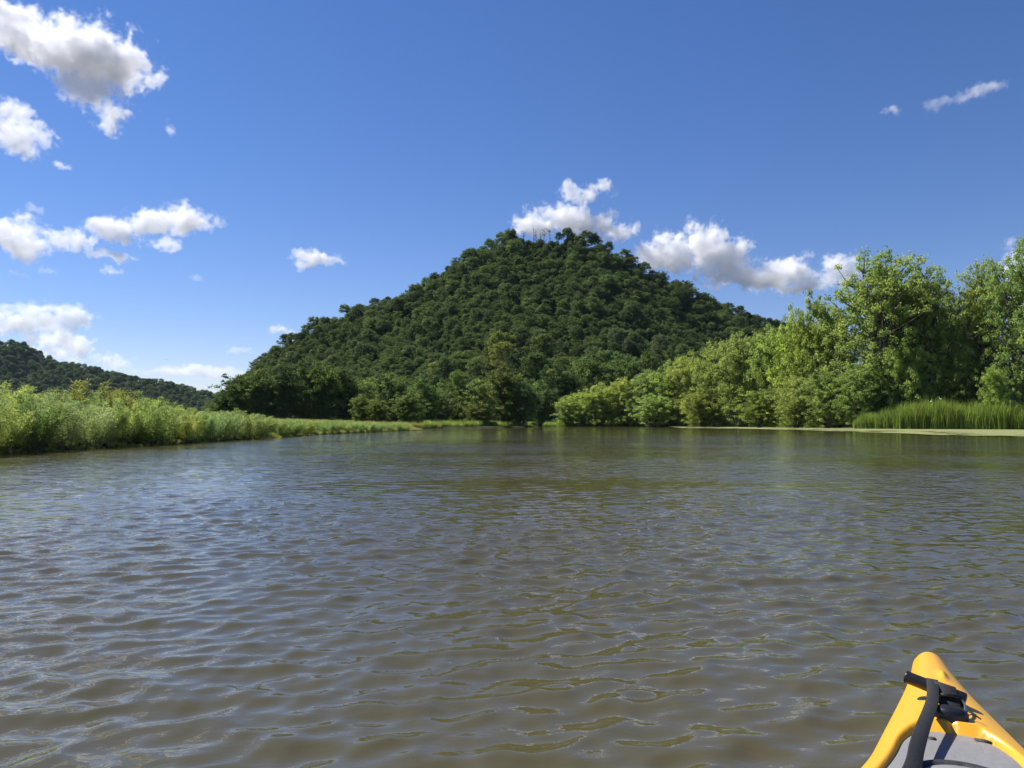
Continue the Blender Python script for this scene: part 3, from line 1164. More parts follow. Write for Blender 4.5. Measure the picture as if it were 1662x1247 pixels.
# ---- grasses: tufts of blades as instanced stuff
def tuft(seed, n, H, spread, wid, mat, droop=0.35):
    rs_ = np.random.default_rng(seed)
    V, Q, T = [], [], []
    for k in range(n):
        a = rs_.uniform(0, 6.28)
        r0 = spread * math.sqrt(rs_.random()) * 0.5
        b = np.array([math.cos(a) * r0, math.sin(a) * r0, 0])
        h = H * rs_.uniform(0.55, 1.0)
        ln = rs_.uniform(0.05, droop) * h
        az = rs_.uniform(0, 6.28)
        out = np.array([math.cos(az), math.sin(az), 0])
        side = np.array([-math.sin(az), math.cos(az), 0])
        sw = wid * rs_.uniform(0.7, 1.3)
        pts_ = [b + out * ln * f ** 2 + np.array([0, 0, h * (f - 0.25 * f * f * (ln / h))]) for f in (0, .4, .75, 1)]
        ws = [sw, sw, sw * .7, sw * .1]
        i0 = len(V)
        for p, w_ in zip(pts_, ws):
            V += [p - side * w_ / 2, p + side * w_ / 2]
        for j in range(3):
            Q.append([i0 + 2 * j, i0 + 2 * j + 1, i0 + 2 * j + 3, i0 + 2 * j + 2])
        T += [rs_.random()] * 8
    return Kind(np_mesh('tuft', V, Q, None, {'tone': T}, mat), None, H, spread)


M_GRASS = leaf_mat('bank_grass', (0.240, 0.285, 0.095), 0.4, 0.4)
M_SPIT = leaf_mat('spit_grass', (0.230, 0.255, 0.075), 0.4, 0.35)
M_REED = leaf_mat('reed_blade', (0.195, 0.285, 0.065), 0.4, 0.5, 0.0, 0.4)
gk = [tuft(600 + i, 90, 0.9, 0.7, 0.016, M_GRASS, 0.7) for i in range(4)]
P, SC = [], []
for _ in range(9000):
    y = 10 + 76 * rs.random()
    xb = np.interp(y, RIVER[:9, 1], RIVER[:9, 0])
    x = xb + 0.25 - 14 * rs.random() ** 1.6
    z0 = float(land_h(np.array([x]), np.array([y]))[0])
    if z0 < -0.35:
        continue
    P.append((x, y, max(z0, -0.05) - .03))
    SC.append(rs.uniform(0.5, 1.0) * (0.7 if y < 40 else 0.85) * (0.3 if x > xb - 1.0 and y < 50 else (0.6 if x > xb - .9 else 1.0)))
scatter('bank_grass', P, SC, gk, M_GRASS, 'tall light green grass along the left bank', 9)
P, SC = [], []
for _ in range(3200):
    y = rs.uniform(84, 112)
    x = rs.uniform(-75, -10)
    if float(poly_sd(np.array([x]), np.array([y]), RIVER)[0]) > -0.2:
        continue
    P.append((x, y, float(land_h(np.array([x]), np.array([y]))[0]) - .05))
    SC.append(rs.uniform(0.8, 1.2))
scatter('spit_grass', P, SC, gk, M_SPIT, 'yellow green grass on the low spit and behind it', 10)

rd = [tuft(660 + i, 8, 3.2, 1.2, 0.04, M_REED, 0.8) for i in range(3)]
rk = [tuft(640 + i, 46, 3.7, 1.1, 0.05, M_REED, 0.35) for i in range(4)]
P, SC = [], []
for _ in range(5200):
    px = rs.uniform(1385, 1900)
    D = np.interp(px, [1385, 1460, 1662, 1900], [104, 99, 90, 80]) + 9 * rs.random() ** 1.3
    x = col_x(px, D)
    z0 = float(land_h(np.array([x]), np.array([D]))[0])
    P.append((x, D, max(z0, -0.05)))
    SC.append(rs.uniform(0.45, 1.12) * np.interp(px, [1385, 1440, 1500, 1600, 1660], [0.45, 0.8, 1.0, 0.95, .8]) * (0.95 + 1.1 * float(fbm(np.array(x / 1.6), np.array(D / 2.0), 55, 3))))
scatter('reeds', P, SC, rk, M_REED, 'bright green reed bed behind the duckweed on the right bank', 11)
M_DEAD = leaf_mat('dead_reed', (0.36, 0.31, 0.17), 0.3, 0.4)
scatter('dead_reeds', P[::9], [q_ * 1.02 for q_ in SC[::9]], rd, M_DEAD, 'dry straw coloured stalks standing among the green reeds', 21)
P, SC = [], []
for _ in range(1500):
    px = rs.uniform(690, 1385)
    D = np.interp(px, [690, 760, 860, 900, 1000, 1100, 1200, 1300, 1385], [108, 126, 156, 186, 186, 176, 150, 128, 112]) + rs.uniform(-1, 8)
    x = col_x(px, D)
    z0 = float(land_h(np.array([x]), np.array([D]))[0])
    if z0 < -0.5:
        continue
    P.append((x, D, max(z0, -0.05) - .05))
    SC.append(rs.uniform(0.8, 1.5))
scatter('shore_weeds', P, SC, gk, M_REED, 'low green weeds along the foot of the bank trees', 12)


# ------------------------------------------------------------------ kayak
def yellow_plastic():
    m, nt, p = new_mat('yellow_plastic')
    N, L = nt.nodes, nt.links
    tc = N.new('ShaderNodeTexCoord')
    nz = N.new('ShaderNodeTexNoise')
    nz.inputs['Scale'].default_value = 5
    nz.inputs['Detail'].default_value = 8
    L.new(tc.outputs['Object'], nz.inputs['Vector'])
    rp = N.new('ShaderNodeValToRGB')
    rp.color_ramp.elements[0].color = (0.62, 0.31, 0.020, 1)
    rp.color_ramp.elements[1].color = (0.68, 0.355, 0.028, 1)
    L.new(nz.outputs[0], rp.inputs[0])
    L.new(rp.outputs[0], p.inputs['Base Color'])
    n2 = N.new('ShaderNodeTexNoise')
    n2.inputs['Scale'].default_value = 260
    n2.inputs['Detail'].default_value = 3
    L.new(tc.outputs['Object'], n2.inputs['Vector'])
    b = N.new('ShaderNodeBump')
    b.inputs['Strength'].default_value = 0.06
    b.inputs['Distance'].default_value = 0.002
    L.new(n2.outputs[0], b.inputs['Height'])
    L.new(b.outputs[0], p.inputs['Normal'])
    r2 = N.new('ShaderNodeMapRange')
    L.new(nz.outputs[0], r2.inputs[0])
    r2.inputs[3].default_value = 0.27
    r2.inputs[4].default_value = 0.42
    L.new(r2.outputs[0], p.inputs['Roughness'])
    mp = N.new('ShaderNodeMapping')
    mp.inputs['Scale'].default_value = (60, 5, 60)
    mp.inputs['Rotation'].default_value = (0, 0, 0.5)
    L.new(tc.outputs['Object'], mp.inputs['Vector'])
    sc = N.new('ShaderNodeTexNoise')
    sc.inputs['Scale'].default_value = 4
    sc.inputs['Detail'].default_value = 5
    L.new(mp.outputs[0], sc.inputs['Vector'])
    rs_ = N.new('ShaderNodeValToRGB')
    rs_.color_ramp.elements[0].position, rs_.color_ramp.elements[0].color = 0.66, (0, 0, 0, 1)
    rs_.color_ramp.elements[1].position, rs_.color_ramp.elements[1].color = 0.76, (0.45, 0.45, 0.45, 1)
    L.new(sc.outputs[0], rs_.inputs[0])
    wear = N.new('ShaderNodeMix')
    wear.data_type = 'RGBA'
    wear.inputs['B'].default_value = (0.50, 0.36, 0.12, 1)
    L.new(rs_.outputs[0], wear.inputs['Factor'])
    L.new(rp.outputs[0], wear.inputs['A'])
    L.new(wear.outputs['Result'], p.inputs['Base Color'])
    return m


M_YEL = yellow_plastic()
M_GREY = simple_mat('grey_plastic', (0.185, 0.185, 0.19), 0.55, 0.06, 60, 0.12)
M_BLACK = simple_mat('black_plastic', (0.012, 0.012, 0.013), 0.33, 0.3, 40, 0.05)
M_RUBBER = simple_mat('black_rubber', (0.022, 0.022, 0.023), 0.65, 0.3, 60, 0.2)
M_METAL, _nt, _p = new_mat('steel')
_p.inputs['Metallic'].default_value = 1
_p.inputs['Roughness'].default_value = 0.3
_p.inputs['Base Color'].default_value = (0.55, 0.54, 0.52, 1)


def webbing_mat():
    m, nt, p = new_mat('black_webbing')
    N, L = nt.nodes, nt.links
    tc = N.new('ShaderNodeTexCoord')
    wv = N.new('ShaderNodeTexWave')
    wv.inputs['Scale'].default_value = 330
    wv.inputs['Distortion'].default_value = 1.5
    L.new(tc.outputs['Object'], wv.inputs['Vector'])
    nz = N.new('ShaderNodeTexNoise')
    nz.inputs['Scale'].default_value = 500
    nz.inputs['Detail'].default_value = 4
    L.new(tc.outputs['Object'], nz.inputs['Vector'])
    rp = N.new('ShaderNodeValToRGB')
    rp.color_ramp.elements[0].position = 0.45
    rp.color_ramp.elements[0].color = (0.009, 0.009, 0.010, 1)
    rp.color_ramp.elements[1].position = 0.8
    rp.color_ramp.elements[1].color = (0.045, 0.045, 0.043, 1)
    L.new(nz.outputs[0], rp.inputs[0])
    L.new(rp.outputs[0], p.inputs['Base Color'])
    b = N.new('ShaderNodeBump')
    b.inputs['Strength'].default_value = 0.25
    b.inputs['Distance'].default_value = 0.0006
    L.new(wv.outputs[0], b.inputs['Height'])
    L.new(b.outputs[0], p.inputs['Normal'])
    p.inputs['Roughness'].default_value = 0.75
    return m


M_WEB = webbing_mat()

kayak = empty('kayak', (TIP[0], TIP[1], 0.0), -HEAD)      # local +y forward, +x starboard, y = -s
tag(kayak, 'yellow kayak whose bow with grey deck panel points up the river', 'kayak')


def k_gunwale(s):
    return np.interp(s, [0, 0.1, 0.25, 0.6, 1.2, 2.2, 2.8, KLEN], [0.262, 0.254, 0.250, 0.247, 0.248, 0.225, 0.235, 0.26])


def to_local(v):
    rx, ry = v.x - TIP[0], v.y - TIP[1]
    return rx * K_R[0] + ry * K_R[1], rx * K_F[0] + ry * K_F[1]


def loc_pt(px, py, z):
    u, y = to_local(on_plane(px, py, z))
    return [u, y, z]


REC0 = -loc_pt(1553, 1195, 0.250)[1]


def rec_w(s):
    """half width of the deck recess"""
    s = np.asarray(s, float)
    f = np.clip((s - REC0) / 0.085, 0, 1)
    e = np.clip((1.20 - s) / 0.08, 0, 1)
    return (k_width(s) - 0.040) * np.sqrt(1 - (1 - f) ** 2) ** 0.55 * np.sqrt(1 - (1 - e) ** 2)


def deck_z(s, u):
    s, u = np.asarray(s, float), np.asarray(u, float)
    w = k_width(s)
    crown = 0.026 * sstep(0.0, 0.05, s) * sstep(0, 0.2, KLEN - s)
    z = k_gunwale(s) + crown * (1 - np.clip(np.abs(u) / w, 0, 1) ** 2.2)
    # moulded recess for the panel
    r = rec_w(s)
    inside = sstep(0.010, -0.006, np.abs(u) - r) * sstep(REC0 - 0.010, REC0 + 0.004, s) * (s < 1.21)
    floor = k_gunwale(s) - 0.005
    z = z * (1 - inside) + np.minimum(z, floor) * inside
    # small moulded boss in front of the toggle
    z = z + 0.010 * np.exp(-((s - 0.19) / 0.022) ** 2 - ((u - 0.012) / 0.008) ** 2)
    return z


CP0, CP1 = 1.34, 2.22


def cockpit(s, u):
    """>0 inside the cockpit opening"""
    c = (CP0 + CP1) / 2
    return 1 - ((s - c) / ((CP1 - CP0) / 2)) ** 2 - (u / 0.235) ** 2


def build_hull():
    s_st = np.concatenate([np.array([0, .002, .005, .01, .016]), np.arange(0.024, 1.30, 0.008), np.arange(1.30, 2.30, 0.03), np.linspace(2.30, KLEN - 0.02, 28),
                           np.array([KLEN - .01, KLEN - .004, KLEN - .001])])
    nd, nh = 44, 14
    t = np.linspace(-1, 1, 2 * nd + 1)
    V = []
    for s in s_st:
        w = float(k_width(s))
        u = t * w
        z = deck_z(np.full_like(u, s), u)
        g0 = float(k_gunwale(s))
        # rounded gunwale
        edge = np.clip((np.abs(t) - 0.9) / 0.1, 0, 1)
        rr = min(0.014, 0.35 * w)
        z = z - rr * (1 - np.sqrt(np.clip(1 - edge ** 2, 0, 1)))
        depth = 0.36 * math.sqrt(max(0, 1 - (1 - min(s / 0.42, 1)) ** 2)) * math.sqrt(max(0, 1 - (1 - min((KLEN - s) / 0.5, 1)) ** 2)) + 0.03
        keel = g0 - depth
        ph = np.linspace(0, math.pi, nh + 2)[1:-1]
        hu = np.cos(ph)
        bow = sstep(0.9, 0.2, s)
        pw = 1.0 + 0.5 * float(bow)
        zs = np.sin(ph)
        xh = np.sign(hu) * np.abs(hu) ** (0.55 * pw) * w * 0.985
        zh = (g0 - rr) + (keel - g0 + rr) * zs ** 0.9
        ring = np.concatenate([np.stack([u, np.full_like(u, -s), z], 1), np.stack([xh, np.full(nh, -s), zh], 1)])
        V.append(ring)
    n = len(V[0])
    V = np.array(V)
    m = len(s_st)
    i = np.arange(m - 1)[:, None] * n
    j = np.arange(n)[None, :]
    q = np.stack([i + j, i + (j + 1) % n, i + n + (j + 1) % n, i + n + j], -1).reshape(-1, 4)
    flat = V.reshape(-1, 3)
    c = flat[q].mean(axis=1)
    deckface = (np.broadcast_to(j, (m - 1, n)).ravel() < 2 * nd)
    q = q[~(deckface & (cockpit(-c[:, 1], c[:, 0]) > 0))]
    caps = [[k for k in range(n)], [(m - 1) * n + k for k in range(n)]]
    tr = [[caps[0][0], caps[0][k + 1], caps[0][k]] for k in range(1, n - 1)] + [[caps[1][0], caps[1][k], caps[1][k + 1]] for k in range(1, n - 1)]
    me = np_mesh('hull', flat, q, tr, None, M_YEL, True)
    return link(bpy.data.objects.new('hull', me), kayak)


build_hull()

# grey deck panel lying in the recess
ps = np.concatenate([REC0 + 0.003 + 0.12 * np.linspace(0, 1, 30) ** 2, np.arange(REC0 + 0.135, 1.19, 0.02)])
pt = np.linspace(-1, 1, 41)
PU, PS = [], []
for s in ps:
    PU.append(pt * max(0.001, float(rec_w(s)) - 0.001))
    PS.append(np.full_like(pt, s))
PU, PS = np.array(PU), np.array(PS)
PZ = k_gunwale(PS) + 0.002 - 0.002 * (np.abs(PU) / (rec_w(PS) + 1e-4)) ** 8 + 0.004 * (1 - (PU / 0.2) ** 2)
slot_c = on_plane(1598, 1207, 0.250)


panel = link(bpy.data.objects.new('deck_panel', grid_mesh('deck_panel', PU, -PS, PZ, M_GREY)), kayak)
panel['label'] = 'flat grey panel let into the yellow deck'


def local_box(name, cx, cy, cz, sx, sy, sz, mat, parent, rz=0.0, bevel=0.002):
    bm = bmesh.new()
    bmesh.ops.create_cube(bm, size=1)
    for v in bm.verts:
        v.co = Vector((v.co.x * sx, v.co.y * sy, v.co.z * sz))
    bmesh.ops.bevel(bm, geom=bm.edges[:], offset=bevel, segments=2, affect='EDGES')
    bmesh.ops.rotate(bm, cent=(0, 0, 0), matrix=Matrix.Rotation(rz, 3, 'Z'), verts=bm.verts)
    bmesh.ops.translate(bm, vec=(cx, cy, cz), verts=bm.verts)
    me = bpy.data.meshes.new(name)
    bm.to_mesh(me)
    bm.free()
    me.materials.append(mat)
    for p in me.polygons:
        p.use_smooth = True
    return link(bpy.data.objects.new(name, me), parent)


def panel_z(s, u):
    return float(k_gunwale(s)) + 0.002 + 0.004 * (1 - (u / 0.2) ** 2)


su, sy_ = to_local(slot_c)
local_box('slot', su, sy_, panel_z(-sy_, su) + 0.0005, 0.030, 0.011, 0.003, M_RUBBER, panel, math.radians(4), 0.001)
su2, sy2 = to_local(on_plane(1513, 1203, 0.250))
local_box('slot', su2, sy2, panel_z(-sy2, su2) + 0.0005, 0.012, 0.010, 0.003, M_RUBBER, panel, math.radians(-4), 0.001)

# round hatch with a black rim set in the panel
_h = loc_pt(1566, 1240, 0.256)
hs_, hu_ = -_h[1] + 0.093, _h[0] - 0.006
hz = panel_z(hs_, hu_)
g = Geo()
th = np.linspace(0, 2 * math.pi, 49)[:-1]
R_ = 0.080
prof = [(R_ + .008, -0.004), (R_ + .006, 0.007), (R_, 0.011), (R_ - .010, 0.011), (R_ - .014, 0.006)]
ring = np.array([[(hu_ + r * math.cos(a), -hs_ + r * math.sin(a), hz + z) for a in th] for r, z in prof]).reshape(-1, 3)
n = 48
q = [[i * n + j, i * n + (j + 1) % n, (i + 1) * n + (j + 1) % n, (i + 1) * n + j] for i in range(len(prof) - 1) for j in range(n)]
g.add(ring, q)
hatch_rim = g.obj('hatch_rim', M_RUBBER, kayak)
g = Geo()
prof = [(R_ - .012, 0.005), (R_ - .016, 0.010), (R_ - .04, 0.012), (0.0005, 0.013)]
ring = np.array([[(hu_ + r * math.cos(a), -hs_ + r * math.sin(a), hz + z) for a in th] for r, z in prof]).reshape(-1, 3)
q = [[i * n + j, i * n + (j + 1) % n, (i + 1) * n + (j + 1) % n, (i + 1) * n + j] for i in range(len(prof) - 1) for j in range(n)]
g.add(ring, q)
g.obj('hatch_cover', M_GREY, kayak)

# toggle handle
TS = -loc_pt(1520, 1118, 0.29)[1]
zt = float(deck_z(TS, 0.0))
hl, hr = np.array(loc_pt(1469, 1098, 0.307)), np.array(loc_pt(1568, 1137, 0.285))
g = Geo()
tt = np.array([0, 0.0, 0.012, 0.03, 0.10, 0.5, 0.9, 0.97, 0.99, 1.0])
g.tube(hl + (hr - hl) * tt[:, None], np.array([0.006, 0.0108, 0.0120, 0.0120, 0.0116, 0.0118, 0.0128, 0.0128, 0.0118, 0.008]), 20)
handle = g.obj('toggle_handle', M_BLACK, kayak)
g = Geo()
dirh = (hr - hl) / np.linalg.norm(hr - hl)
g.tube(np.array([hl - dirh * 0.0008, hl + dirh * 0.004]), np.array([0.0072, 0.0072]), 16)
g.obj('end_plug', M_RUBBER, handle)


def ribbon(name, pts, side, width, thick, mat, parent):
    """flat strap: a band of given width along pts with real thickness"""
    pts = np.asarray(pts, float)
    side = unit(np.asarray(side, float))
    tan = unit(np.gradient(pts, axis=0))
    nrm = unit(np.cross(side, tan))
    width = np.broadcast_to(np.asarray(width, float), (len(pts),))[:, None]
    prof = [(-.5, .5), (-.47, .8), (.47, .8), (.5, .5), (.5, -.5), (.47, -.8), (-.47, -.8), (-.5, -.5)]
    V = np.stack([pts + side * width * a + nrm * thick * b * .6 for a, b in prof], 1)
    n_ = len(prof)
    m_ = len(pts)
    i = np.arange(m_ - 1)[:, None] * n_
    j = np.arange(n_)[None, :]
    q_ = np.stack([i + j, i + (j + 1) % n_, i + n_ + (j + 1) % n_, i + n_ + j], -1).reshape(-1, 4)
    gg = Geo()
    gg.add(V.reshape(-1, 3), q_)
    return gg.obj(name, mat, parent)


def smooth_path(ctrl, n):
    ctrl = np.asarray(ctrl, float)
    k = len(ctrl)
    t = np.linspace(0, k - 1, n)
    out = []
    for x_ in t:
        i = min(int(x_), k - 2)
        f = x_ - i
        p0, p1, p2, p3 = ctrl[max(i - 1, 0)], ctrl[i], ctrl[i + 1], ctrl[min(i + 2, k - 1)]
        out.append(0.5 * ((2 * p1) + (-p0 + p2) * f + (2 * p0 - 5 * p1 + 4 * p2 - p3) * f * f + (-p0 + 3 * p1 - 3 * p2 + p3) * f ** 3))
    return np.array(out)


# carrying strap: from the toggle back over the panel towards the cockpit
zc = (hl[2] + hr[2]) / 2
c0 = hl + (hr - hl) * 0.47
ctrl = [[c0[0], c0[1] - 0.004, c0[2] - 0.0125], [c0[0], c0[1] + 0.0125, c0[2]], [c0[0] - .001, c0[1], c0[2] + 0.0135],
        loc_pt(1513, 1137, 0.297), loc_pt(1498, 1180, 0.288), loc_pt(1488, 1213, 0.283), loc_pt(1480, 1247, 0.279)]
last = np.array(ctrl[-1])
ctrl += [list(last + np.array([-0.035, -0.16, 0.004])), list(last + np.array([-0.05, -0.42, 0.012])), [-0.13, -1.27, 0.272]]
path = smooth_path(ctrl, 70)
sd_ = np.tile(np.array([[1.0, 0.02, 0.0]]), (70, 1))
fr = np.linspace(0, 1, 70)
sd_[:, 2] = -0.10 - 0.5 * sstep(0.25, 0.6, fr)
sd_[:, 1] = 0.22 * sstep(0.15, 0.45, fr)
ribbon('carry_strap', path, sd_, 0.0195 + 0.0055 * sstep(0.2, 0.6, fr), 0.0028, M_WEB, kayak)

# webbing loop that holds the toggle, and the fitting bolted to the deck
c1 = hl + (hr - hl) * 0.66
zb = float(deck_z(REC0 - .03, 0.02))
lp = smooth_path([[c1[0] + .004, c1[1] - 0.040, zb + 0.006], [c1[0] + .002, c1[1] - 0.020, c1[2] + 0.004], [c1[0], c1[1] - .004, c1[2] + 0.0145], [c1[0], c1[1] + 0.013, c1[2] + .002],
                  [c1[0], c1[1] + 0.004, c1[2] - 0.013], [c1[0] + .003, c1[1] - 0.03, zb + 0.004]], 34)
loop = ribbon('webbing_loop', lp, np.tile([[1.0, -0.05, -0.22]], (34, 1)), 0.036, 0.0045, M_WEB, kayak)

g = Geo()
_f = loc_pt(1541, 1155, 0.283)
bs, bu = -_f[1], _f[0]
prof = [(1.0, -0.004), (1.0, 0.005), (0.92, 0.012), (0.6, 0.017), (0.02, 0.018)]
n = 28
th = np.linspace(0, 2 * math.pi, n + 1)[:-1]
ring = []
for r, z in prof:
    for a in th:
        uu, ss = bu + 0.030 * r * math.cos(a), bs - 0.018 * r * math.sin(a)
        ring.append((uu, -ss, float(deck_z(min(bs, REC0 - .025), bu)) + z))
q = [[i * n + j, i * n + (j + 1) % n, (i + 1) * n + (j + 1) % n, (i + 1) * n + j] for i in range(len(prof) - 1) for j in range(n)]
g.add(np.array(ring), q)
fit = g.obj('deck_fitting', M_BLACK, kayak)
for dx in (-0.020, 0.021):
    g = Geo()
    z_ = float(deck_z(min(bs, REC0 - .025), bu)) + 0.009
    g.tube(np.array([[bu + dx, -bs + .002, z_], [bu + dx, -bs + .002, z_ + .004], [bu + dx, -bs + .002, z_ + .0055]]), np.array([.0045, .0045, .002]), 12)
    g.obj('bolt', M_METAL, fit)
# plastic buckle frame on the webbing loop
for dz in (0,):
    local_box('buckle_bar', c1[0] + 0.003, c1[1] - 0.030 + 0.016 * dz, zb + 0.022 + 0.012 * dz, 0.044, 0.006, 0.007, M_BLACK, loop, 0.06, 0.0015)
# wire bail joining toggle end and fitting
g = Geo()
a_, b_ = hl + (hr - hl) * 0.90, np.array([bu + 0.024, -bs + .001, zb + 0.010])
g.tube(smooth_path([a_ + [0, -.008, .002], (a_ + b_) / 2 + [0.003, -.006, .004], b_], 8), np.full(8, 0.0022), 8)
g.obj('wire_bail', M_METAL, kayak)
g = Geo()
g.tube(smooth_path([[bu + 0.026, -bs + .004, zb + .004], [bu + 0.036, -bs + .003, zb + 0.009], [bu + 0.048, -bs - 0.002, zb + 0.004]], 10), np.full(10, 0.0013), 6)
g.obj('cord_end', M_BLACK, kayak)

# cockpit rim, tub and seat (behind the view)
g = Geo()
n = 64
th = np.linspace(0, 2 * math.pi, n + 1)[:-1]
cc = (CP0 + CP1) / 2
prof = [(0.97, -0.02), (0.97, 0.018), (1.0, 0.026), (1.06, 0.026), (1.08, 0.018), (1.06, 0.012), (1.03, 0.006), (1.03, -0.02)]
ring = []
for r, z in prof:
    for a in th:
        uu, ss = 0.235 * r * math.cos(a), cc + (CP1 - CP0) / 2 * r * math.sin(a)
        ring.append((uu, -ss, float(k_gunwale(ss)) + 0.026 * (1 - (uu / .345) ** 2) + z))
q = [[i * n + j, i * n + (j + 1) % n, (i + 1) * n + (j + 1) % n, (i + 1) * n + j] for i in range(len(prof) - 1) for j in range(n)]
g.add(np.array(ring), q)
g.obj('cockpit_rim', M_RUBBER, kayak)
g = Geo()
prof = [(1.0, 0.255), (1.0, 0.15), (0.9, 0.03), (0.5, 0.0), (0.01, -0.005)]
ring = [(0.232 * r * math.cos(a), -(cc + (CP1 - CP0) / 2 * r * math.sin(a)), z) for r, z in prof for a in th]
q = [[i * n + j, i * n + (j + 1) % n, (i + 1) * n + (j + 1) % n, (i + 1) * n + j] for i in range(len(prof) - 1) for j in range(n)]
g.add(np.array(ring), q)
g.obj('cockpit_tub', M_YEL, kayak)
local_box('seat', 0, -1.92, 0.05, 0.36, 0.36, 0.05, M_RUBBER, kayak, 0, 0.018)
local_box('backrest', 0, -2.12, 0.19, 0.34, 0.05, 0.24, M_RUBBER, kayak, 0, 0.018)

# ------------------------------------------------------------------ small things
M_WHITE = simple_mat('white_feathers', (0.80, 0.80, 0.78), 0.8, 0.04, 20)
M_BIRD = simple_mat('dark_feathers', (0.03, 0.03, 0.032), 0.8, 0.2, 20)
M_YBILL = simple_mat('bill', (0.55, 0.35, 0.05), 0.5, 0.1, 20)


def egret(px, py, D, rz, lean, label):
    p = at(px, py, D)
    t = empty('white_bird', (p.x, p.y, p.z), rz)
    g = Geo()
    body = smooth_path([[-.30, 0, -.06 - lean * .1], [-.16, 0, 0], [.02, 0, .07], [.14, 0, .14 + lean * .05]], 12)
    g.tube(body, np.array([.012, .05, .085, .10, .11, .115, .11, .10, .09, .075, .055, .035]), 10)
    nk = smooth_path([[.12, 0, .13], [.20, 0, .24], [.13, 0, .36 + lean * .08], [.17, 0, .48 + lean * .1], [.24, 0, .50 + lean * .1]], 12)
    g.tube(nk, np.array([.04, .032, .027, .024, .022, .021, .021, .022, .024, .030, .032, .02]), 8)
    g.obj('body', M_WHITE, t)
    g = Geo()
    g.tube(np.array([[.25, 0, .50 + lean * .1], [.37, 0, .48 + lean * .1]]), np.array([.014, .003]), 6)
    g.obj('bill', M_YBILL, t)
    for sgn in (-1, 1):
        g = Geo()
        g.tube(np.array([[0, sgn * .03, .02], [.03, sgn * .03, -.28], [.0, sgn * .03, -.62]]), np.array([.014, .010, .008]), 6)
        g.obj('leg', M_BIRD, t)
    t.scale = (0.55, 0.55, 0.55)
    tag(t, label, 'bird', 'white birds in the reeds')


egret(1511, 652, 95, 0.3, 0.0, 'small white bird leaning forward over the reed tops, the left one')
egret(1526, 648, 95, 2.6, 0.6, 'small upright white bird among the reed tops, the right one')

# distant bird over the gap
p = at(271, 584, 150)
t = empty('flying_bird', p, 0.4)
g = Geo()
g.tube(np.array([[0, -.16, 0], [0, -.05, .01], [0, .08, .01], [0, .16, 0.01]]), np.array([.01, .05, .045, .012]), 8)
g.obj('body', M_BIRD, t)
for sgn in (-1, 1):
    g = Geo()
    v = np.array([[0, .07, .02], [0, -.05, .02], [sgn * .22, .06, .09], [sgn * .22, -.06, .085], [sgn * .45, -.02, .05], [sgn * .45, -.06, .048]])
    v2 = v - np.array([0, 0, .012])
    g.add(np.vstack([v, v2]), [[0, 1, 3, 2], [2, 3, 5, 4], [6, 8, 9, 7], [8, 10, 11, 9], [0, 2, 8, 6], [2, 4, 10, 8], [1, 7, 9, 3], [3, 9, 11, 5], [4, 5, 11, 10]])
    g.obj('wing', M_BIRD, t)
tag(t, 'tiny dark bird flying in the sky gap between bluff and hill', 'bird')

# pale branch sticking out of the water at the tip of the duckweed
p = on_plane(1117, 693.5)
g = Geo()
g.tube(smooth_path([[0, 0, -.3], [.05, 0, .25], [-.1, 0, .55], [-.30, 0, .75]], 10), np.linspace(.06, .02, 10), 6)
g.tube(smooth_path([[.0, 0, .35], [.22, .05, .55], [.30, .05, .8]], 6), np.linspace(.035, .012, 6), 5)
b = g.obj('driftwood', M_PALEBARK)
b.location = (p.x, p.y, 0)
tag(b, 'bent pale branch sticking up at the tip of the duckweed', 'branch')


# ------------------------------------------------------------------ thin haze: one closed box round everything below the clouds
bm = bmesh.new()
bmesh.ops.create_cube(bm, size=2)
for v in bm.verts:
    v.co = Vector((v.co.x * 4200, 1250 + v.co.y * 4000, 77 + v.co.z * 79.5))
me = bpy.data.meshes.new('haze')
bm.to_mesh(me)
bm.free()
hm_ = bpy.data.materials.new('haze_air')
hm_.use_nodes = True
hm_.node_tree.nodes.clear()
ho = hm_.node_tree.nodes.new('ShaderNodeOutputMaterial')
hv = hm_.node_tree.nodes.new('ShaderNodeVolumePrincipled')
hv.inputs['Color'].default_value = (0.62, 0.80, 1.0, 1)
hv.inputs['Density'].default_value = 0.000028
hm_.node_tree.links.new(hv.outputs[0], ho.inputs['Volume'])
me.materials.append(hm_)
tag(link(bpy.data.objects.new('haze', me)), 'thin summer haze over the river valley', kind='stuff')

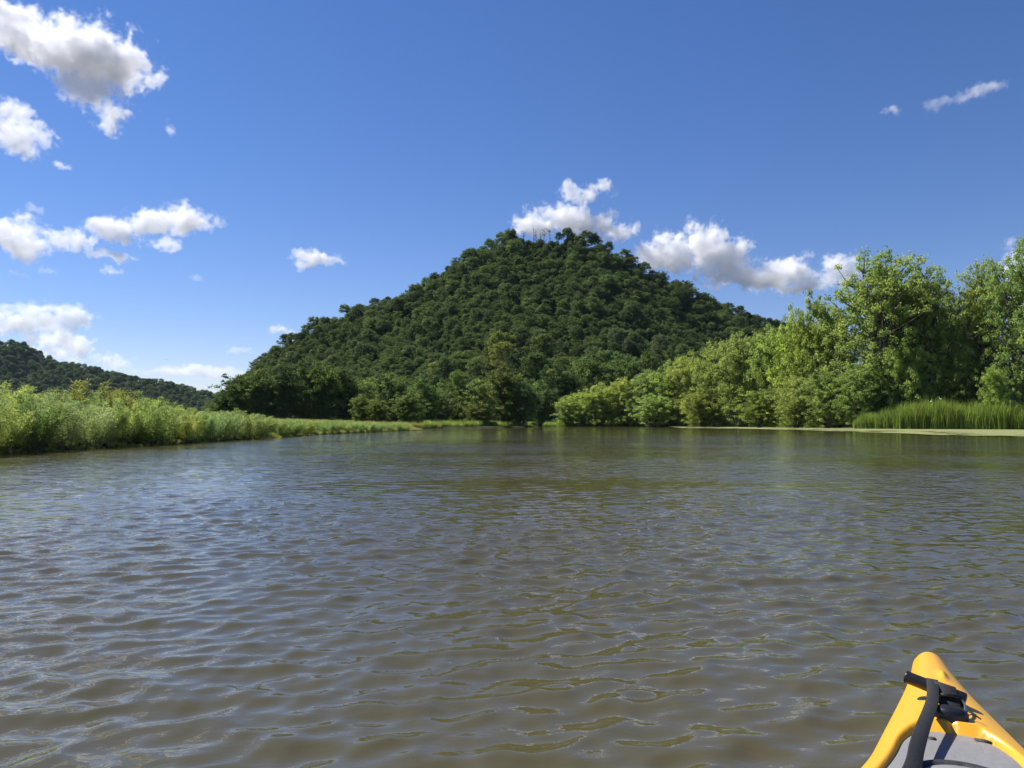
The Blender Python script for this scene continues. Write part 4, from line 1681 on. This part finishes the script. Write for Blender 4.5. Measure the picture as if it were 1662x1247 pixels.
# ------------------------------------------------------------------ clouds (real volumes far beyond the hills)
def cloud(label, blobs, seed, D=2600.0, dens=0.10, freq=1.0, erode=3.3, bias=0.49, soft=0.60, thick=0.45, group=None):
    m = bpy.data.materials.new('cloud_vapour')
    m.use_nodes = True
    n = m.node_tree
    for q_ in list(n.nodes):
        n.nodes.remove(q_)
    out = n.nodes.new('ShaderNodeOutputMaterial')
    pv = n.nodes.new('ShaderNodeVolumePrincipled')
    pv.inputs['Color'].default_value = (0.995, 0.995, 0.995, 1)
    pv.inputs['Density'].default_value = 1
    pv.inputs['Anisotropy'].default_value = 0.15
    n.links.new(pv.outputs[0], out.inputs['Volume'])
    s = D / F
    mean = ray(sum(b_[0] for b_ in blobs) / len(blobs), sum(b_[1] for b_ in blobs) / len(blobs))
    hd = math.hypot(mean.x, mean.y)
    fw = Vector((mean.x, mean.y, 0)) / hd
    C0 = mean * (D / hd)
    rt = Vector((fw.y, -fw.x, 0))
    r_ = random.Random(seed)
    cs = []
    for (x_, y_, rx, ry) in blobs:
        v_ = ray(x_, y_)
        p_ = v_ * (D / v_.dot(fw))
        a_ = p_ - C0
        k_ = D / v_.dot(fw)          # metres per pixel here
        cs.append((a_.dot(rt), r_.uniform(-.3, .3) * rx * k_, a_.z, rx * k_ * 1.12, (rx * .45 + ry * .55) * thick * k_ * 1.12, ry * k_ * 1.12))
    mn = [min(c_[i] - c_[i + 3] * 1.40 for c_ in cs) for i in range(3)]
    mxx = [max(c_[i] + c_[i + 3] * 1.40 for c_ in cs) for i in range(3)]
    gt = bpy.data.node_groups.new('cloud_nodes', 'GeometryNodeTree')
    gt.interface.new_socket('Geometry', in_out='OUTPUT', socket_type='NodeSocketGeometry')
    N, L = gt.nodes, gt.links
    go = N.new('NodeGroupOutput')
    vc = N.new('GeometryNodeVolumeCube')
    pos = N.new('GeometryNodeInputPosition')
    vc.inputs['Min'].default_value = mn
    vc.inputs['Max'].default_value = mxx
    vox = s * 1.35
    for i, ax in enumerate('XYZ'):
        vc.inputs['Resolution ' + ax].default_value = max(10, min(330, int((mxx[i] - mn[i]) / vox)))

    def mth(op, *a):
        q_ = N.new('ShaderNodeMath')
        q_.operation = op
        for i, v_ in enumerate(a):
            if hasattr(v_, 'links'):
                L.new(v_, q_.inputs[i])
            else:
                q_.inputs[i].default_value = v_
        return q_.outputs[0]

    def vec(op, *a):
        q_ = N.new('ShaderNodeVectorMath')
        q_.operation = op
        for i, v_ in enumerate(a):
            if hasattr(v_, 'links'):
                L.new(v_, q_.inputs[i])
            else:
                q_.inputs[i].default_value = v_
        return q_

    def noise(src, sc, det, off, rough=.6):
        q_ = N.new('ShaderNodeTexNoise')
        q_.inputs['Scale'].default_value = sc
        q_.inputs['Detail'].default_value = det
        q_.inputs['Roughness'].default_value = rough
        L.new(vec('ADD', src, (off, off * 1.7, off * .3)).outputs[0], q_.inputs['Vector'])
        return q_
    base = 1 / (s * 34) * freq
    wz = noise(pos.outputs[0], base * .9, 5, seed * 37.1)
    wv = vec('SCALE', vec('SUBTRACT', wz.outputs['Color'], (.5, .5, .5)).outputs[0])
    wv.inputs['Scale'].default_value = s * 40 / freq
    P_ = vec('ADD', pos.outputs[0], wv.outputs[0]).outputs[0]
    f = None
    for c_ in cs:
        q_ = vec('DIVIDE', vec('SUBTRACT', P_, c_[:3]).outputs[0], c_[3:])
        l_ = mth('SUBTRACT', 1.0, vec('LENGTH', q_.outputs[0]).outputs['Value'])
        f = l_ if f is None else mth('SMOOTH_MAX', f, l_, .22)
    nz = noise(pos.outputs[0], base, 10, seed * 11.3, .69).outputs[0]
    nz2 = noise(P_, base * 3.6, 6, seed * 5.7 + 3, .62).outputs[0]
    e_ = mth('ADD', f, mth('MULTIPLY', mth('SUBTRACT', nz, bias), erode))
    e_ = mth('ADD', e_, mth('MULTIPLY', mth('SUBTRACT', nz2, 0.53), 1.5))
    mr = N.new('ShaderNodeMapRange')
    mr.interpolation_type = 'SMOOTHSTEP'
    L.new(e_, mr.inputs[0])
    mr.inputs[1].default_value = 0.03
    mr.inputs[2].default_value = 0.03 + soft
    mr.inputs[3].default_value = 0
    mr.inputs[4].default_value = dens * 0.95 / s
    ed = mth('GREATER_THAN', f, -.34)
    L.new(mth('MULTIPLY', mr.outputs[0], ed), vc.inputs['Density'])
    sm = N.new('GeometryNodeSetMaterial')
    sm.inputs['Material'].default_value = m
    L.new(vc.outputs[0], sm.inputs[0])
    L.new(sm.outputs[0], go.inputs[0])
    vd = bpy.data.volumes.new('cloud')
    vd.materials.append(m)
    o = link(bpy.data.objects.new('cloud', vd))
    o.location = C0 + Vector((0, 0, EYE))
    o.rotation_euler = (0, 0, math.atan2(rt.y, rt.x))
    md = o.modifiers.new('vapour', 'NODES')
    md.node_group = gt
    tag(o, label, 'cloud', group)
    return o


cloud('largest white cloud with a grey heart near the top left corner',
      [(60, 70, 60, 30), (120, 75, 80, 48), (165, 95, 65, 48), (150, 140, 45, 35), (205, 118, 38, 24), (238, 125, 25, 16), (185, 185, 26, 26), (25, 70, 40, 26)], 2, dens=.11)
cloud('small ragged cloud in the very corner of the sky, top left', [(15, 22, 45, 24), (50, 35, 25, 16)], 12)
cloud('ragged white cloud at the left edge below the largest one', [(10, 190, 45, 26), (30, 220, 42, 22), (55, 210, 26, 14), (50, 248, 24, 18), (95, 270, 16, 8)], 13)
cloud('long white cloud bank stretching from the left edge above the bluff',
      [(15, 378, 42, 30), (40, 395, 50, 24), (85, 392, 38, 16), (135, 393, 36, 18), (185, 372, 42, 24), (240, 365, 48, 26), (290, 358, 40, 24), (325, 366, 30, 16), (265, 395, 24, 14)], 3)
cloud('small white puff hanging just under the long cloud bank', [(180, 418, 30, 12), (182, 440, 16, 8)], 14)
cloud('tiny wisp left of the small puff under the cloud bank', [(78, 434, 14, 9)], 15, dens=.06)
cloud('white cloud resting on the far bluff at the left edge', [(20, 525, 55, 22), (75, 522, 50, 26), (110, 520, 34, 22), (100, 555, 50, 22), (140, 552, 22, 10), (90, 575, 30, 12)], 16, dens=.09)
cloud('thin streak of cloud above the cloud on the bluff', [(30, 498, 50, 8), (85, 500, 40, 9)], 17, dens=.05)
cloud('little cloud peeping over the middle of the far bluff', [(183, 588, 26, 11)], 18, D=3200)
cloud('faint flat cloud layer low in the gap between bluff and hill', [(300, 604, 90, 9), (360, 604, 60, 8)], 19, D=3600, dens=.05, erode=1.2)
cloud('tiny cloud beside the left end of the hill skyline', [(388, 572, 24, 9)], 20, dens=.08)
cloud('tiny cloud half hidden by the left slope of the hill', [(455, 536, 24, 9)], 21, dens=.08)
cloud('lone small cloud in the blue sky left of the hill', [(520, 420, 36, 14), (498, 432, 20, 7)], 5, dens=.10)
cloud('white cloud right behind the top of the hill', [(870, 370, 40, 22), (905, 350, 32, 24), (935, 365, 45, 26), (975, 372, 40, 22), (1005, 380, 26, 12)], 4, dens=.13)
cloud('small puffy cloud floating above the hilltop cloud', [(945, 316, 34, 15), (972, 305, 24, 14), (922, 308, 14, 10), (930, 335, 14, 7)], 24, dens=.10)
cloud('big cumulus cloud behind the right slope of the hill',
      [(1065, 418, 36, 22), (1100, 405, 46, 34), (1138, 392, 42, 34), (1165, 415, 46, 34), (1190, 440, 44, 26), (1215, 455, 40, 16)], 1, dens=.13)
cloud('long low cloud between the big cumulus and the bank trees',
      [(1245, 450, 46, 22), (1290, 438, 44, 26), (1335, 445, 46, 22), (1372, 432, 30, 20), (1310, 462, 50, 12)], 25, dens=.11)
cloud('cloud showing between the trees at the right edge', [(1650, 440, 26, 40), (1690, 430, 40, 40), (1655, 490, 22, 26)], 26, dens=.12)
cloud('faint wispy cloud highest on the right side of the sky', [(1596, 145, 34, 12)], 6, dens=.055, erode=2.2)
cloud('faint thin wisp in the middle of the row on the right', [(1530, 165, 36, 12)], 27, dens=.03, erode=2.2)
cloud('faint wisp at the lower left end of the row on the right', [(1447, 184, 20, 9)], 28, dens=.05, erode=2.2)
cloud('tiny curled wisp right of the largest cloud', [(276, 208, 9, 16)], 29, dens=.05)
cloud('tiny faint puff right below the long cloud bank', [(318, 450, 11, 6)], 30, dens=.05)
cloud('faint wisp above the left end of the long cloud bank', [(50, 334, 18, 8), (66, 342, 10, 6)], 31, dens=.03)
cloud('tiny wisp at the left edge under the long cloud bank', [(32, 449, 16, 6)], 32, dens=.05)
cloud('small torn wisp at the right end of the hilltop cloud', [(1022, 372, 12, 6), (1030, 366, 8, 6)], 33, dens=.05)
